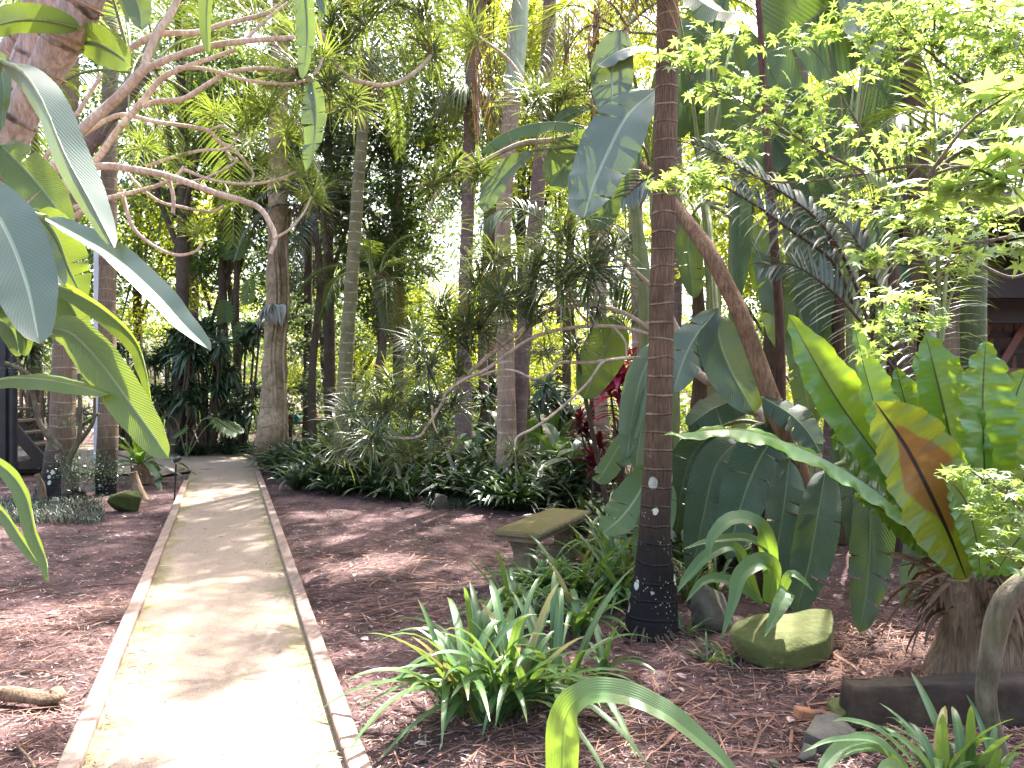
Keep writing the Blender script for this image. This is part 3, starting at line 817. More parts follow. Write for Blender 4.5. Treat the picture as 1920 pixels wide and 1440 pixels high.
for k in range(70):
    s = g.random(); c0 = pd[-1] * (1 - s) + pd[-2] * s
    a = g.uniform(0, 6.28); q = .08 + .05 * g.random()
    straps(b, c0 + (.06 * math.cos(a), .06 * math.sin(a), 0.25), (math.cos(a) * .25, math.sin(a) * .25, -.3), g.uniform(.3, .75), .03, .55, rng=g)
part("dead_leaf_sheath", b, DEADF, r)

# the two palms on the left of the path
pe = [G(112, 931), P(113, 880, 10.6), P(117, 800, 10.6), P(121, 640, 10.6), P(125, 400, 10.6), P(128, 60, 10.6), P(130, -200, 10.6)]
pe[0][2] = -.03
palm("stout palm with black lichen spotted foot beside the stairs", pe, [.34, .22, .165, .145, .14, .13, .12], PALM_BARK_L, 2.8, 14, FM, shaft=1.0, seed=10, step=.16)
pf = [G(200, 925), P(200, 860, 10.8), P(203, 760, 10.8), P(201, 560, 10.9), P(205, 300, 11), P(208, 0, 11), P(210, -240, 11)]
pf[0][2] = -.03
palm("thinner brown palm standing right of the stout palm by the stairs", pf, [.15, .14, .128, .115, .11, .1, .1], PALM_BARK_L, 2.4, 12, FM, shaft=.9, seed=11, step=.16)
# ------------------------------------------------------------------ giant bird of paradise plants
def bigleaf(root, pts, Y0, Y1, hwpx, mat=None, nrm=(0, -1, 0.45), fold=0.3, tears=0, seed=0, roll=0.0, wave=0.05, pet=None, prof='banana', name="leaf", label=None, curl=0.0, n=26):
    sp = pxs(pts, Y0, Y1)
    hw = hwpx / FPX * (Y0 + Y1) / 2
    bb = B(); b2 = B()
    leaf(bb, sp, hw, nrm, n=n, nu=5, fold=fold, prof=prof, rnd=(seed * 0.37) % 1, wave=wave, wfreq=3.0, tears=tears, seed=seed + 100, roll=roll, curl=curl)
    q = spline(sp, 16)[:14]
    t = tangents(q); nv = np.broadcast_to(np.asarray(nrm, float), q.shape)
    s_ = unit(np.cross(t, nv)); nn = np.cross(s_, t)
    rr = np.linspace(0.012, 0.002, 14) * (hw / 0.12) ** 0.5
    tube(bb, q - nn * rr[:, None] * 0.9, rr, n=14, seg=6, mi=1)
    if pet is not None:
        pt = np.asarray(pet, float)
        t0 = unit(sp[0] - sp[1])
        mid = (pt + sp[0]) / 2 + np.array([0, 0, 0.12]) * np.linalg.norm(pt - sp[0])
        tube(b2, [pt, mid, sp[0] + t0 * 0.0], [0.02, 0.016, 0.011], n=12, seg=7)
    o = part(name, bb, [mat or STREL, STEM_G], root, label=label)
    if pet is not None:
        part('leaf_stalk', b2, STEM_G, o)
    return o

base = np.array([-2.75, 3.3, 0.0])
r = thing("bird_of_paradise_tree", "leaning purple brown stem with scars, its huge paddle leaves hanging over the path edge", "plant", base)
b = B()
tube(b, [base, (-2.6, 3.25, .7), P(-90, 470, 3.1), P(20, 250, 3.05), P(95, 120, 3.0), P(150, 20, 2.95), P(215, -130, 2.9), P(270, -260, 2.85)], [.13, .10, .085, .07, .064, .066, .062, .045], n=80, seg=18, ring=.05, ringstep=.17, lump=.10, seed=3)
stem0 = part("stem", b, STREL_BARK, r)
b = B()
tube(b, [(-2.9, 3.6, 0), P(-60, 420, 3.35), P(40, 190, 3.3), P(82, 90, 3.3), P(120, -20, 3.25), P(160, -160, 3.2)], [.13, .10, .085, .085, .08, .05], n=60, seg=16, ring=.05, ringstep=.2, lump=.10, seed=4)
part("stem", b, STREL_BARK, r)
for k, (px, py) in enumerate(((165, 25), (130, 75), (85, 110), (45, 120), (110, 145))):
    bb = B(); c0 = P(px, py, 2.93)
    tt = unit(P(150, 20, 2.95) - P(95, 120, 3.0)); a = unit(np.cross(tt, (0, 0, 1))); c_ = np.cross(tt, a)
    c0 = spline(np.array([P(-90, 470, 3.1), P(20, 250, 3.05), P(95, 120, 3.0), P(150, 20, 2.95), P(215, -130, 2.9)]), 40)[18 + k * 3]
    th = np.linspace(0, 6.2832, 22)
    tube(bb, c0 + 0.073 * (np.cos(th)[:, None] * a + np.sin(th)[:, None] * c_) + tt * (0.02 * np.sin(th))[:, None], [.0045], n=44, seg=5, cap=False)
    if k % 2 == 0: part("stem_tie", bb, ROPE, stem0)
CL = P(75, 60, 3.0); CL2 = P(-60, 480, 3.0)
LL = [
 # pts, Y0, Y1, hw, nrm, fold, tears, mat, petiole
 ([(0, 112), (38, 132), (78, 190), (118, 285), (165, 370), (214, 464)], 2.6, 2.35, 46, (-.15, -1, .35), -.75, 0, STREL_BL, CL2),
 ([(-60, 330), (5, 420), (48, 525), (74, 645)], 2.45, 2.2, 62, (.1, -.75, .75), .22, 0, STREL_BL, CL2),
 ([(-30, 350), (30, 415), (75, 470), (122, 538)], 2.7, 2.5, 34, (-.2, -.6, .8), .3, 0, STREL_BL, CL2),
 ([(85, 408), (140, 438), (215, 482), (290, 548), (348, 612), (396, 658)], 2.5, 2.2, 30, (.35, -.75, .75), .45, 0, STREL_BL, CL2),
 ([(70, 395), (105, 440), (128, 500), (158, 566)], 2.75, 2.7, 46, (.1, -1, -.25), .15, 2, STREL_LT, CL2),
 ([(95, 520), (125, 560), (148, 600), (160, 632)], 2.8, 2.75, 32, (.1, -1, -.2), .2, 0, STREL_LT, CL2),
 ([(70, 530), (130, 545), (195, 582), (250, 634), (272, 690), (285, 768)], 2.7, 2.5, 24, (-.5, -.8, -.1), .55, 0, STREL_LT, CL2),
 ([(92, 612), (138, 628), (196, 690), (246, 758), (287, 815), (317, 860)], 2.6, 2.35, 42, (.1, -1, -.12), .12, 0, STREL_LT, CL2),
 ([(-60, 722), (20, 708), (90, 712), (150, 724), (205, 740)], 2.5, 2.45, 25, (.05, -.55, .8), -.4, 0, STREL_LT, CL2),
 ([(-30, 850), (22, 890), (50, 935), (66, 1000), (86, 1050), (92, 1090)], 2.1, 1.95, 20, (-.5, -.8, .35), .5, 0, STREL_LT, CL2),
 ([(-30, 930), (10, 965), (40, 1010), (75, 1062)], 2.2, 2.05, 16, (-.4, -.8, .2), .5, 0, STREL_LT, CL2),
 ([(150, 52), (80, 38), (20, 40), (-50, 62)], 2.9, 2.6, 30, (.0, -.75, -.55), -.25, 0, STREL_LT, CL),
 ([(140, 75), (180, 80), (215, 98), (246, 124)], 3.0, 2.85, 36, (.1, -.9, -.4), .15, 0, STREL_LT, CL),
 ([(225, -70), (250, -15), (262, 20), (266, 56)], 3.0, 2.95, 26, (.2, -1, .2), .3, 0, STREL, None),
 ([(205, -60), (225, -20), (238, 10), (242, 44)], 3.1, 3.05, 13, (-.4, -1, .2), .3, 0, STREL, None),
 ([(-30, 100), (0, 130), (8, 180), (2, 245)], 2.75, 2.7, 28, (-.2, -1, .3), .3, 0, STREL, CL2),
 ([(0, 270), (45, 315), (88, 365), (128, 425)], 2.9, 2.8, 44, (.1, -1, .1), .25, 2, STREL_LT, CL2),
 ([(-20, 530), (10, 560), (35, 590), (55, 620)], 2.9, 2.85, 30, (.0, -1, .1), .3, 0, STREL_LT, CL2),
 ([(-20, 590), (15, 610), (30, 635), (36, 668)], 2.95, 2.9, 22, (.0, -1, .1), .3, 0, STREL_LT, CL2),
 ([(40, 570), (50, 600), (52, 630), (46, 668)], 2.95, 2.9, 20, (.0, -1, .1), .3, 0, STREL_LT, CL2),
 ([(-40, 470), (0, 520), (40, 560), (88, 580)], 2.85, 2.8, 30, (.2, -1, .3), .3, 0, STREL, CL2),
]
for k, (pts, Y0, Y1, hw, nrm, fold, tears, mat, pet) in enumerate(LL):
    bigleaf(r, pts, Y0, Y1, hw, mat, nrm, fold, tears, k, pet=pet, wave=.05)

r = thing("bird_of_paradise_tree", "hanging ends of paddle leaves from a plant above the top edge, over the dracaena", "plant", (-1.3, 5.4, 0))
b = B(); tube(b, [(-1.3, 5.4, 0) + np.array([-4.0, .6, 0]), (-4.6, 6.0, 2.5), P(300, -420, 4.6), P(480, -560, 4.3)], [.14, .12, .1, .06], n=40, seg=14, ring=.05, ringstep=.2)
part("stem", b, STREL_BARK, r)
CT = P(480, -560, 4.3)
for k, (pts, hw, tears, mat) in enumerate((
  ([(398, -160), (392, -40), (388, 40), (392, 104)], 17, 0, STREL_LT),
  ([(548, -160), (570, -40), (577, 50), (574, 100), (569, 150)], 22, 2, STREL),
  ([(584, 150), (592, 200), (590, 260), (577, 320)], 25, 9, STREL),
  ([(598, -120), (603, -40), (606, 10), (600, 50)], 10, 0, STREL_LT),
  ([(620, -130), (612, -60), (600, -10), (612, 30)], 12, 0, STREL))):
    bigleaf(r, pts, 4.1, 4.0, hw, mat, (-.25, -1, .25), .35, tears, 40 + k, pet=CT if k != 2 else P(580, 148, 4.0), wave=.06)

# the big clump on the right behind the ringed palm
base = np.array([1.05, 7.0, 0.0])
r = thing("bird_of_paradise_clump", "tall clump of green and brown stems with broad torn paddle leaves behind the ringed palm", "plant", base)
for k, (p0, p1, p2, ra, mt) in enumerate((
  ((1232, 860), (1215, 620), (1188, 370), (.10, .085, .04), STEM_G),
  ((1265, 880), (1250, 640), (1222, 330), (.09, .08, .04), STEM_G),
  ((1300, 900), (1312, 650), (1300, 420), (.085, .07, .04), STEM_B),
  ((1345, 900), (1340, 620), (1322, 380), (.08, .07, .04), STEM_G),
  ((1390, 900), (1380, 640), (1372, 360), (.07, .06, .035), STEM_G),
  ((1578, 860), (1572, 640), (1560, 430), (.07, .06, .04), STEM_B),
  ((1615, 880), (1600, 600), (1585, 380), (.085, .07, .04), STEM_G),
  ((1660, 880), (1650, 640), (1668, 430), (.065, .055, .03), STEM_G),
  ((1520, 880), (1500, 640), (1470, 400), (.07, .06, .03), STEM_G),
  ((1690, 800), (1680, 620), (1672, 480), (.075, .065, .04), STEM_B))):
    Yk = 7.0 + .25 * (k % 3)
    q = [P(*p0, Yk), P(*p1, Yk), P(*p2, Yk)]; q[0][2] = 0
    bb = B(); tube(bb, q, ra, n=34, seg=12, ring=.06, ringstep=.45, lump=.08, seed=k); part("stem", bb, mt, r)
C1, C2, C3 = P(1222, 330, 7), P(1322, 380, 7.1), P(1585, 380, 7.2)
RL = [
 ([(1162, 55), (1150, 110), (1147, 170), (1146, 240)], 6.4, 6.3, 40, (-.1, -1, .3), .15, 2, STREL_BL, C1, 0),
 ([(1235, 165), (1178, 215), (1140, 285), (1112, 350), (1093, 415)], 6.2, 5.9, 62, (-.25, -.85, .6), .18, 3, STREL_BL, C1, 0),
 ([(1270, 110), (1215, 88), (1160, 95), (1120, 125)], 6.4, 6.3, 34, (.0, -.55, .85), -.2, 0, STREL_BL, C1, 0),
 ([(1110, 240), (1050, 228), (985, 234), (930, 258), (902, 287)], 6.4, 6.2, 26, (.0, -.45, .9), -.65, 5, STREL_LT, C1, 0),
 ([(1000, 282), (955, 318), (925, 355), (906, 398)], 6.5, 6.4, 24, (-.3, -1, .3), .2, 3, STREL, C1, 0),
 ([(1120, 245), (1085, 285), (1050, 320), (1030, 350)], 6.7, 6.6, 42, (.0, -1, -.1), .2, 2, STREL, C1, 0),
 ([(1200, 270), (1150, 350), (1132, 400), (1116, 432)], 6.4, 6.3, 30, (-.1, -1, .1), .2, 2, STREL, C1, 0),
 ([(1110, 200), (1075, 212), (1055, 222), (1040, 232)], 6.6, 6.5, 16, (0, -.9, .5), .2, 0, STREL, C1, 0),
 ([(1250, -70), (1300, -10), (1345, 20), (1400, 22)], 6.6, 6.3, 36, (0, -.7, .7), -.2, 3, STREL, C2, 0),
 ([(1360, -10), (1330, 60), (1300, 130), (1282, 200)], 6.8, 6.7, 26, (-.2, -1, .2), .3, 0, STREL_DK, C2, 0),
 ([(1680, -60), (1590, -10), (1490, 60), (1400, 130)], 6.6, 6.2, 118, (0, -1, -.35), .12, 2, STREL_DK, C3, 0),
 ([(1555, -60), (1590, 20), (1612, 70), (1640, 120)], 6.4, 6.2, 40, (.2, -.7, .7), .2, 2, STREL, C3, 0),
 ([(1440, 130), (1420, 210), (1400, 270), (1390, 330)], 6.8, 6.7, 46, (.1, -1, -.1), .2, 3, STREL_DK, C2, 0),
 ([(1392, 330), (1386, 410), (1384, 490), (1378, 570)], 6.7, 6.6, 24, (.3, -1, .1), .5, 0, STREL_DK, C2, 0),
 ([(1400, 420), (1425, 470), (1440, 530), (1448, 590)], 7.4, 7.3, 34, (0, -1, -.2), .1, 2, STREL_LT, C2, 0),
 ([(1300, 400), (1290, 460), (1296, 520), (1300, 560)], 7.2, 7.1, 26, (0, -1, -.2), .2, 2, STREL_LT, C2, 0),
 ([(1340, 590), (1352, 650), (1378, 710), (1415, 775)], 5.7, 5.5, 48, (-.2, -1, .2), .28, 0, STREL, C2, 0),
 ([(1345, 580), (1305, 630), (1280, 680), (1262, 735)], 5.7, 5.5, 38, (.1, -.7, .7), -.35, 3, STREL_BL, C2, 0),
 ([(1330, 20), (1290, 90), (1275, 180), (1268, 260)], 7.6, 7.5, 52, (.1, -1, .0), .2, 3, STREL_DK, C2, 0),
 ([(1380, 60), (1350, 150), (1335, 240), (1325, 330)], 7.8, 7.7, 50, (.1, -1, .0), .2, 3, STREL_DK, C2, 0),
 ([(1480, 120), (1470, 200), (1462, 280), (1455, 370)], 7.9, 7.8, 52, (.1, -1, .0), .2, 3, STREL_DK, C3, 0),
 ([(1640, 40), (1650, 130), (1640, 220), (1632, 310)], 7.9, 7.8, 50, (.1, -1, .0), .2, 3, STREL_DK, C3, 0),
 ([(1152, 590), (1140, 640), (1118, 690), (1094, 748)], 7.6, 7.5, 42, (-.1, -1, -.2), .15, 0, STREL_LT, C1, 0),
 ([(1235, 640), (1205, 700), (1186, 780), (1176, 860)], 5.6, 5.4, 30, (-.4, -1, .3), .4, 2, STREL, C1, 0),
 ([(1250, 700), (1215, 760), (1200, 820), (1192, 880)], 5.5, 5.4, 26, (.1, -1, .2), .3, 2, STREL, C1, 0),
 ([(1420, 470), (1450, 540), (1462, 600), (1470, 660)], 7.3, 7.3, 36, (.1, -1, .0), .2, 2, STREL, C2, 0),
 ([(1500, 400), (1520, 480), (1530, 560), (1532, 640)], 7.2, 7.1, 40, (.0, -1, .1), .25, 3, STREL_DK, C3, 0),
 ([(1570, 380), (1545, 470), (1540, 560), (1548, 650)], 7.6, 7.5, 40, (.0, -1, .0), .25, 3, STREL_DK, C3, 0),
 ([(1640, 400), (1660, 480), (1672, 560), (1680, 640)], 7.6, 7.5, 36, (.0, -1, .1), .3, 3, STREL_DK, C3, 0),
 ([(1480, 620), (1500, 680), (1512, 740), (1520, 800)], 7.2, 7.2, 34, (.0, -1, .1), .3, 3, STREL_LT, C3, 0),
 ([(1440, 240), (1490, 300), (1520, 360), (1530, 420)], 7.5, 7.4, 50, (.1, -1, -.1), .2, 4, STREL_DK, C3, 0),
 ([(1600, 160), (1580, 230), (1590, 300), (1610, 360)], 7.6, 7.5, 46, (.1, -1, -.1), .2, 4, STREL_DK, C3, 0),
 ([(1330, 120), (1350, 190), (1345, 260), (1330, 330)], 7.5, 7.4, 44, (.1, -1, -.1), .2, 4, STREL_LT, C2, 0),
]
for k, (pts, Y0, Y1, hw, nrm, fold, tears, mat, pet, _) in enumerate(RL):
    bigleaf(r, pts, Y0, Y1, hw, mat, nrm, fold, tears, 60 + k, pet=pet)

base = G(1480, 1000); base = np.array([P(1480, 900, 5.7)[0], 5.7, 0])
r = thing("bird_of_paradise_plant", "low plant whose dark ribbed paddle leaves droop to the mulch around the leaning trunk", "plant", base)
C4 = P(1440, 800, 5.7); C5 = P(1630, 880, 5.2)
for k, (px, top) in enumerate(((1425, 800), (1470, 800), (1640, 860))):
    bb = B(); q0 = P(px, 1000, 5.75); q0[2] = 0
    tube(bb, [q0, P(px, 900, 5.7), P(px + 5, top, 5.7)], [.06, .05, .03], n=20, seg=10, lump=.06, seed=k); part("stem", bb, STEM_B, r)
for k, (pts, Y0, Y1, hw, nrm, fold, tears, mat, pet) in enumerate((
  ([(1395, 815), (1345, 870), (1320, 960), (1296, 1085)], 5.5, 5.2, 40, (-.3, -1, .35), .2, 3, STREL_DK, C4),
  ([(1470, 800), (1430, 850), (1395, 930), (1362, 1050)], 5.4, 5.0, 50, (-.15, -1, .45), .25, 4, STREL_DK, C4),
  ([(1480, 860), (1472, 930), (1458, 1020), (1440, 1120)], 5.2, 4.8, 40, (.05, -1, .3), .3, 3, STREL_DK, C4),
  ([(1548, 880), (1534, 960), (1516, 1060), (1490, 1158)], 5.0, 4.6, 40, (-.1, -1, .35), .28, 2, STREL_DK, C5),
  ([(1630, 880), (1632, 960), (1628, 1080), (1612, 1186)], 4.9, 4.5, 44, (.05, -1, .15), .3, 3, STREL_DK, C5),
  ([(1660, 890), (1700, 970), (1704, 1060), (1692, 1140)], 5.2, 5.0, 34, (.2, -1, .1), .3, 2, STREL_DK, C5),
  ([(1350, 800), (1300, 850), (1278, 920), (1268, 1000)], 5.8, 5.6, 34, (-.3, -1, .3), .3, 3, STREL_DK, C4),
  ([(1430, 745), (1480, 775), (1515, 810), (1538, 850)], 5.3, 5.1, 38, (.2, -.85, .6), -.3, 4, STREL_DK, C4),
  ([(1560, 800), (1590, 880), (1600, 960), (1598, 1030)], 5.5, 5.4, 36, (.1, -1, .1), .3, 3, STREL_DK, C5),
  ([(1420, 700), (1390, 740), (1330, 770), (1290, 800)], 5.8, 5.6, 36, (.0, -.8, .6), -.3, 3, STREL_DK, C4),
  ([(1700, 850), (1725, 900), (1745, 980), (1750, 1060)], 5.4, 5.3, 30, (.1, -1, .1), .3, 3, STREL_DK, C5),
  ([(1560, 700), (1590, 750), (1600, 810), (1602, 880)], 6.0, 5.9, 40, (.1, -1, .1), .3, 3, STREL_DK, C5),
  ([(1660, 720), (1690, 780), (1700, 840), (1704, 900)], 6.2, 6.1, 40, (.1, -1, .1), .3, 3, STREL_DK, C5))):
    bigleaf(r, pts, Y0, Y1, hw, mat, nrm, fold, tears, 100 + k, pet=pet)
base = np.array([P(1180, 900, 5.9)[0], 5.9, 0])
r = thing("bird_of_paradise_plant", "young plant with light green ribbed leaves beside the bench and the ringed palm", "plant", base)
C6 = P(1200, 900, 5.9)
bb = B(); q0 = P(1200, 1000, 5.9); q0[2] = 0
tube(bb, [q0, C6], [.05, .03], n=10, seg=10); part("stem", bb, STEM_G, r)
for k, (pts, Y0, Y1, hw, nrm, fold, tears, mat) in enumerate((
  ([(1225, 870), (1195, 930), (1165, 970), (1130, 1000)], 5.6, 5.4, 42, (-.3, -.8, .6), .15, 2, STREL_LT),
  ([(1200, 780), (1165, 830), (1135, 880), (1118, 905)], 6.0, 5.9, 26, (-.2, -.7, .7), -.3, 2, STREL_LT),
  ([(1215, 760), (1205, 800), (1190, 850), (1165, 875)], 6.0, 5.9, 20, (-.2, -.7, .7), -.3, 2, STREL),
  ([(1250, 900), (1235, 960), (1215, 1010), (1195, 1050)], 5.5, 5.3, 34, (-.1, -1, .3), .2, 2, STREL_LT))):
    bigleaf(r, pts, Y0, Y1, hw, mat, nrm, fold, tears, 130 + k, pet=C6)

# ------------------------------------------------------------------ bird's nest ferns
base = np.array([P(1830, 1110, 3.95)[0], 3.95, 0.0])
r = thing("birds_nest_fern", "large fern of broad wavy fronds on a brown skirt, one frond with orange spores", "fern", base)
FL = [
 ([(1800, 1075), (1690, 960), (1560, 868), (1400, 808), (1243, 816)], 3.95, 3.7, 30, (-.35, -.4, .9), -.45, NEST, 0),
 ([(1790, 1060), (1670, 890), (1570, 750), (1478, 590)], 4.1, 4.2, 45, (-.2, -.9, .45), .3, NEST, 0),
 ([(1800, 1060), (1700, 890), (1640, 760), (1598, 596)], 4.0, 4.1, 36, (.35, -.85, -.15), .35, NEST, 0),
 ([(1812, 1085), (1772, 985), (1705, 850), (1640, 752)], 3.8, 3.55, 66, (.05, -1, -.05), .12, NEST_SPORE, 0),
 ([(1822, 1070), (1800, 910), (1768, 760), (1734, 622)], 4.1, 4.2, 50, (-.1, -1, .15), .25, NEST, 0),
 ([(1848, 1070), (1846, 900), (1842, 760), (1848, 640)], 4.05, 4.1, 52, (.1, -1, .2), .2, NEST, 0),
 ([(1870, 1060), (1905, 940), (1940, 850), (1985, 770)], 3.95, 3.9, 50, (.2, -1, .0), .2, NEST, 0),
 ([(1860, 1085), (1910, 1010), (1970, 950), (2050, 900)], 3.75, 3.6, 50, (.2, -.8, .4), .2, NEST, 0),
 ([(1800, 1010), (1740, 880), (1705, 780), (1680, 690)], 4.35, 4.4, 34, (-.1, -1, .3), .3, NEST, 0),
 ([(1860, 1050), (1880, 880), (1900, 760), (1925, 690)], 4.35, 4.4, 44, (.1, -1, .2), .25, NEST, 0),
 ([(1840, 1040), (1820, 930), (1790, 850), (1770, 790)], 4.4, 4.5, 36, (0, -1, .1), .3, NEST, 0),
 ([(1790, 1090), (1720, 1010), (1660, 960), (1600, 930)], 4.2, 4.2, 30, (-.2, -.8, .5), .4, NEST, 0),
 ([(1830, 1040), (1790, 860), (1755, 740), (1715, 660)], 4.45, 4.6, 40, (-.1, -1, .2), .3, NEST, 0),
 ([(1850, 1050), (1870, 900), (1880, 790), (1885, 700)], 4.5, 4.6, 46, (.1, -1, .2), .3, NEST, 0),
 ([(1810, 1060), (1700, 930), (1620, 860), (1555, 820)], 4.2, 4.2, 42, (-.2, -.8, .5), .3, NEST, 0),
 ([(1880, 1070), (1930, 1000), (1960, 900), (1970, 820)], 3.85, 3.7, 46, (.2, -1, .1), .2, NEST, 0),
 ([(1840, 1090), (1830, 1010), (1810, 940), (1780, 900)], 3.75, 3.6, 34, (0, -1, -.1), .2, NEST, 0),
]
for k, (pts, Y0, Y1, hw, nrm, fold, mat, _) in enumerate(FL):
    sp = pxs(pts, Y0, Y1); bb = B()
    leaf(bb, sp, 1.22 * hw / FPX * (Y0 + Y1) / 2, nrm, n=72, nu=8, fold=fold, prof='fern', rnd=(k * .37) % 1, wave=.10, wfreq=8.0 + k % 3, seed=200 + k, curl=.1)
    part("frond", bb, mat, r, label="olive frond with a large orange brown spore patch" if mat is NEST_SPORE else None)
b = B(); g = np.random.default_rng(12)
tube(b, [base + (-.05, 0, -.02), base + (0, 0, .25), base + (.02, 0, .56)], [.22, .2, .17], n=18, seg=18, lump=.25, seed=2)
part("root_mass", b, FIBRE, r)
b = B()
c0 = np.array([base[0], base[1], .62])
n = 300
a = g.uniform(0, 6.28, n); rr = g.uniform(.06, .24, n)
straps(b, np.stack([c0[0] + rr * np.cos(a), c0[1] + rr * np.sin(a), c0[2] - g.uniform(0, .25, n)], -1),
       np.stack([np.cos(a), np.sin(a), g.uniform(-.2, .9, n)], -1), g.uniform(.06, .32, n), g.uniform(.010, .05, n), g.uniform(.2, 1.2, n), rows=8, fold=.7, rng=g, flip=.5, power=1.6)
part("dead_frond_skirt", b, SKIRT, r)

# small nest fern by the path lamp
c0 = G(262, 908); base = c0 + (0, 0, 0)
r = thing("birds_nest_fern", "small fern with a rosette of green fronds on a stump beside the path lamp", "fern", base)
b = B(); tube(b, [c0 + (0.08, -.06, 0), c0 + (0.02, -.02, .3)], [.11, .13], n=10, seg=12, lump=.15); part("root_mass", b, FIBRE, r)
c1 = c0 + (0, 0, .3)
for k in range(22):
    a = k * 2.4; el = 1.35 - 0.055 * k
    Lk = .72 + .014 * k
    d = np.array([math.cos(a) * math.cos(el), math.sin(a) * math.cos(el), math.sin(el)])
    dr = .2 + .035 * k
    sp = [c1 + d * Lk * s - np.array([0, 0, dr * Lk * s * s * .9]) for s in (0, .35, .7, 1)]
    bb = B(); leaf(bb, sp, .062, np.array([-math.cos(a) * .8, -math.sin(a) * .8, .7]), n=22, nu=3, fold=.3, prof='fern', rnd=g.random(), wave=.1, wfreq=5, seed=k)
    part("frond", bb, NEST if k < 12 else BROAD, r)

# ------------------------------------------------------------------ dracaenas
def tuft_mesh(name, n, L, W, droop, rng, mat, up=.25, spread=1.0, rows=7):
    bb = B()
    a = rng.uniform(0, 6.28, n); z = rng.uniform(-.55, 1.0, n) * spread + up
    d = np.stack([np.cos(a), np.sin(a), z], -1)
    bs = np.stack([.015 * np.cos(a), .015 * np.sin(a), rng.uniform(-.10, .06, n)], -1)
    straps(bb, bs, d, L * rng.uniform(.6, 1.1, n), W * rng.uniform(.8, 1.2, n), droop * rng.uniform(.4, 1.5, n), rows=rows, prof='leaflet', rng=rng)
    return bb.mesh(name, mat)
g = np.random.default_rng(21)
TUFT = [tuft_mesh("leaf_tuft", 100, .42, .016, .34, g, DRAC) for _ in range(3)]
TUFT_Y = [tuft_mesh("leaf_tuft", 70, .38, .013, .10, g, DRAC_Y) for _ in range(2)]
def tufts(root, lst, meshes, unitL=.36):
    for k, (px, py, Y, rp) in enumerate(lst):
        o = part("leaf_tuft", meshes[k % len(meshes)], None, root, True)
        o.location = tuple(P(px, py, Y) - np.array(root.location))
        s = rp / FPX * Y / (unitL * .88)
        o.scale = (s, s, s)
        o.rotation_euler = (g.normal(0, .35), g.normal(0, .35), g.uniform(0, 6.28))
def branches(root, lst, bark, lump=.06):
    for k, (pts, Y0, Y1, w0, w1) in enumerate(lst):
        bb = B(); sp = pxs(pts, Y0, Y1)
        sc = (Y0 + Y1) / 2 / FPX / 2
        tube(bb, sp, np.linspace(w0 * sc * .88, w1 * sc * .88, 6), n=len(pts) * 9, seg=9, lump=lump, seed=k + 50, ring=.05, ringstep=.035)
        part("branch", bb, bark, root)

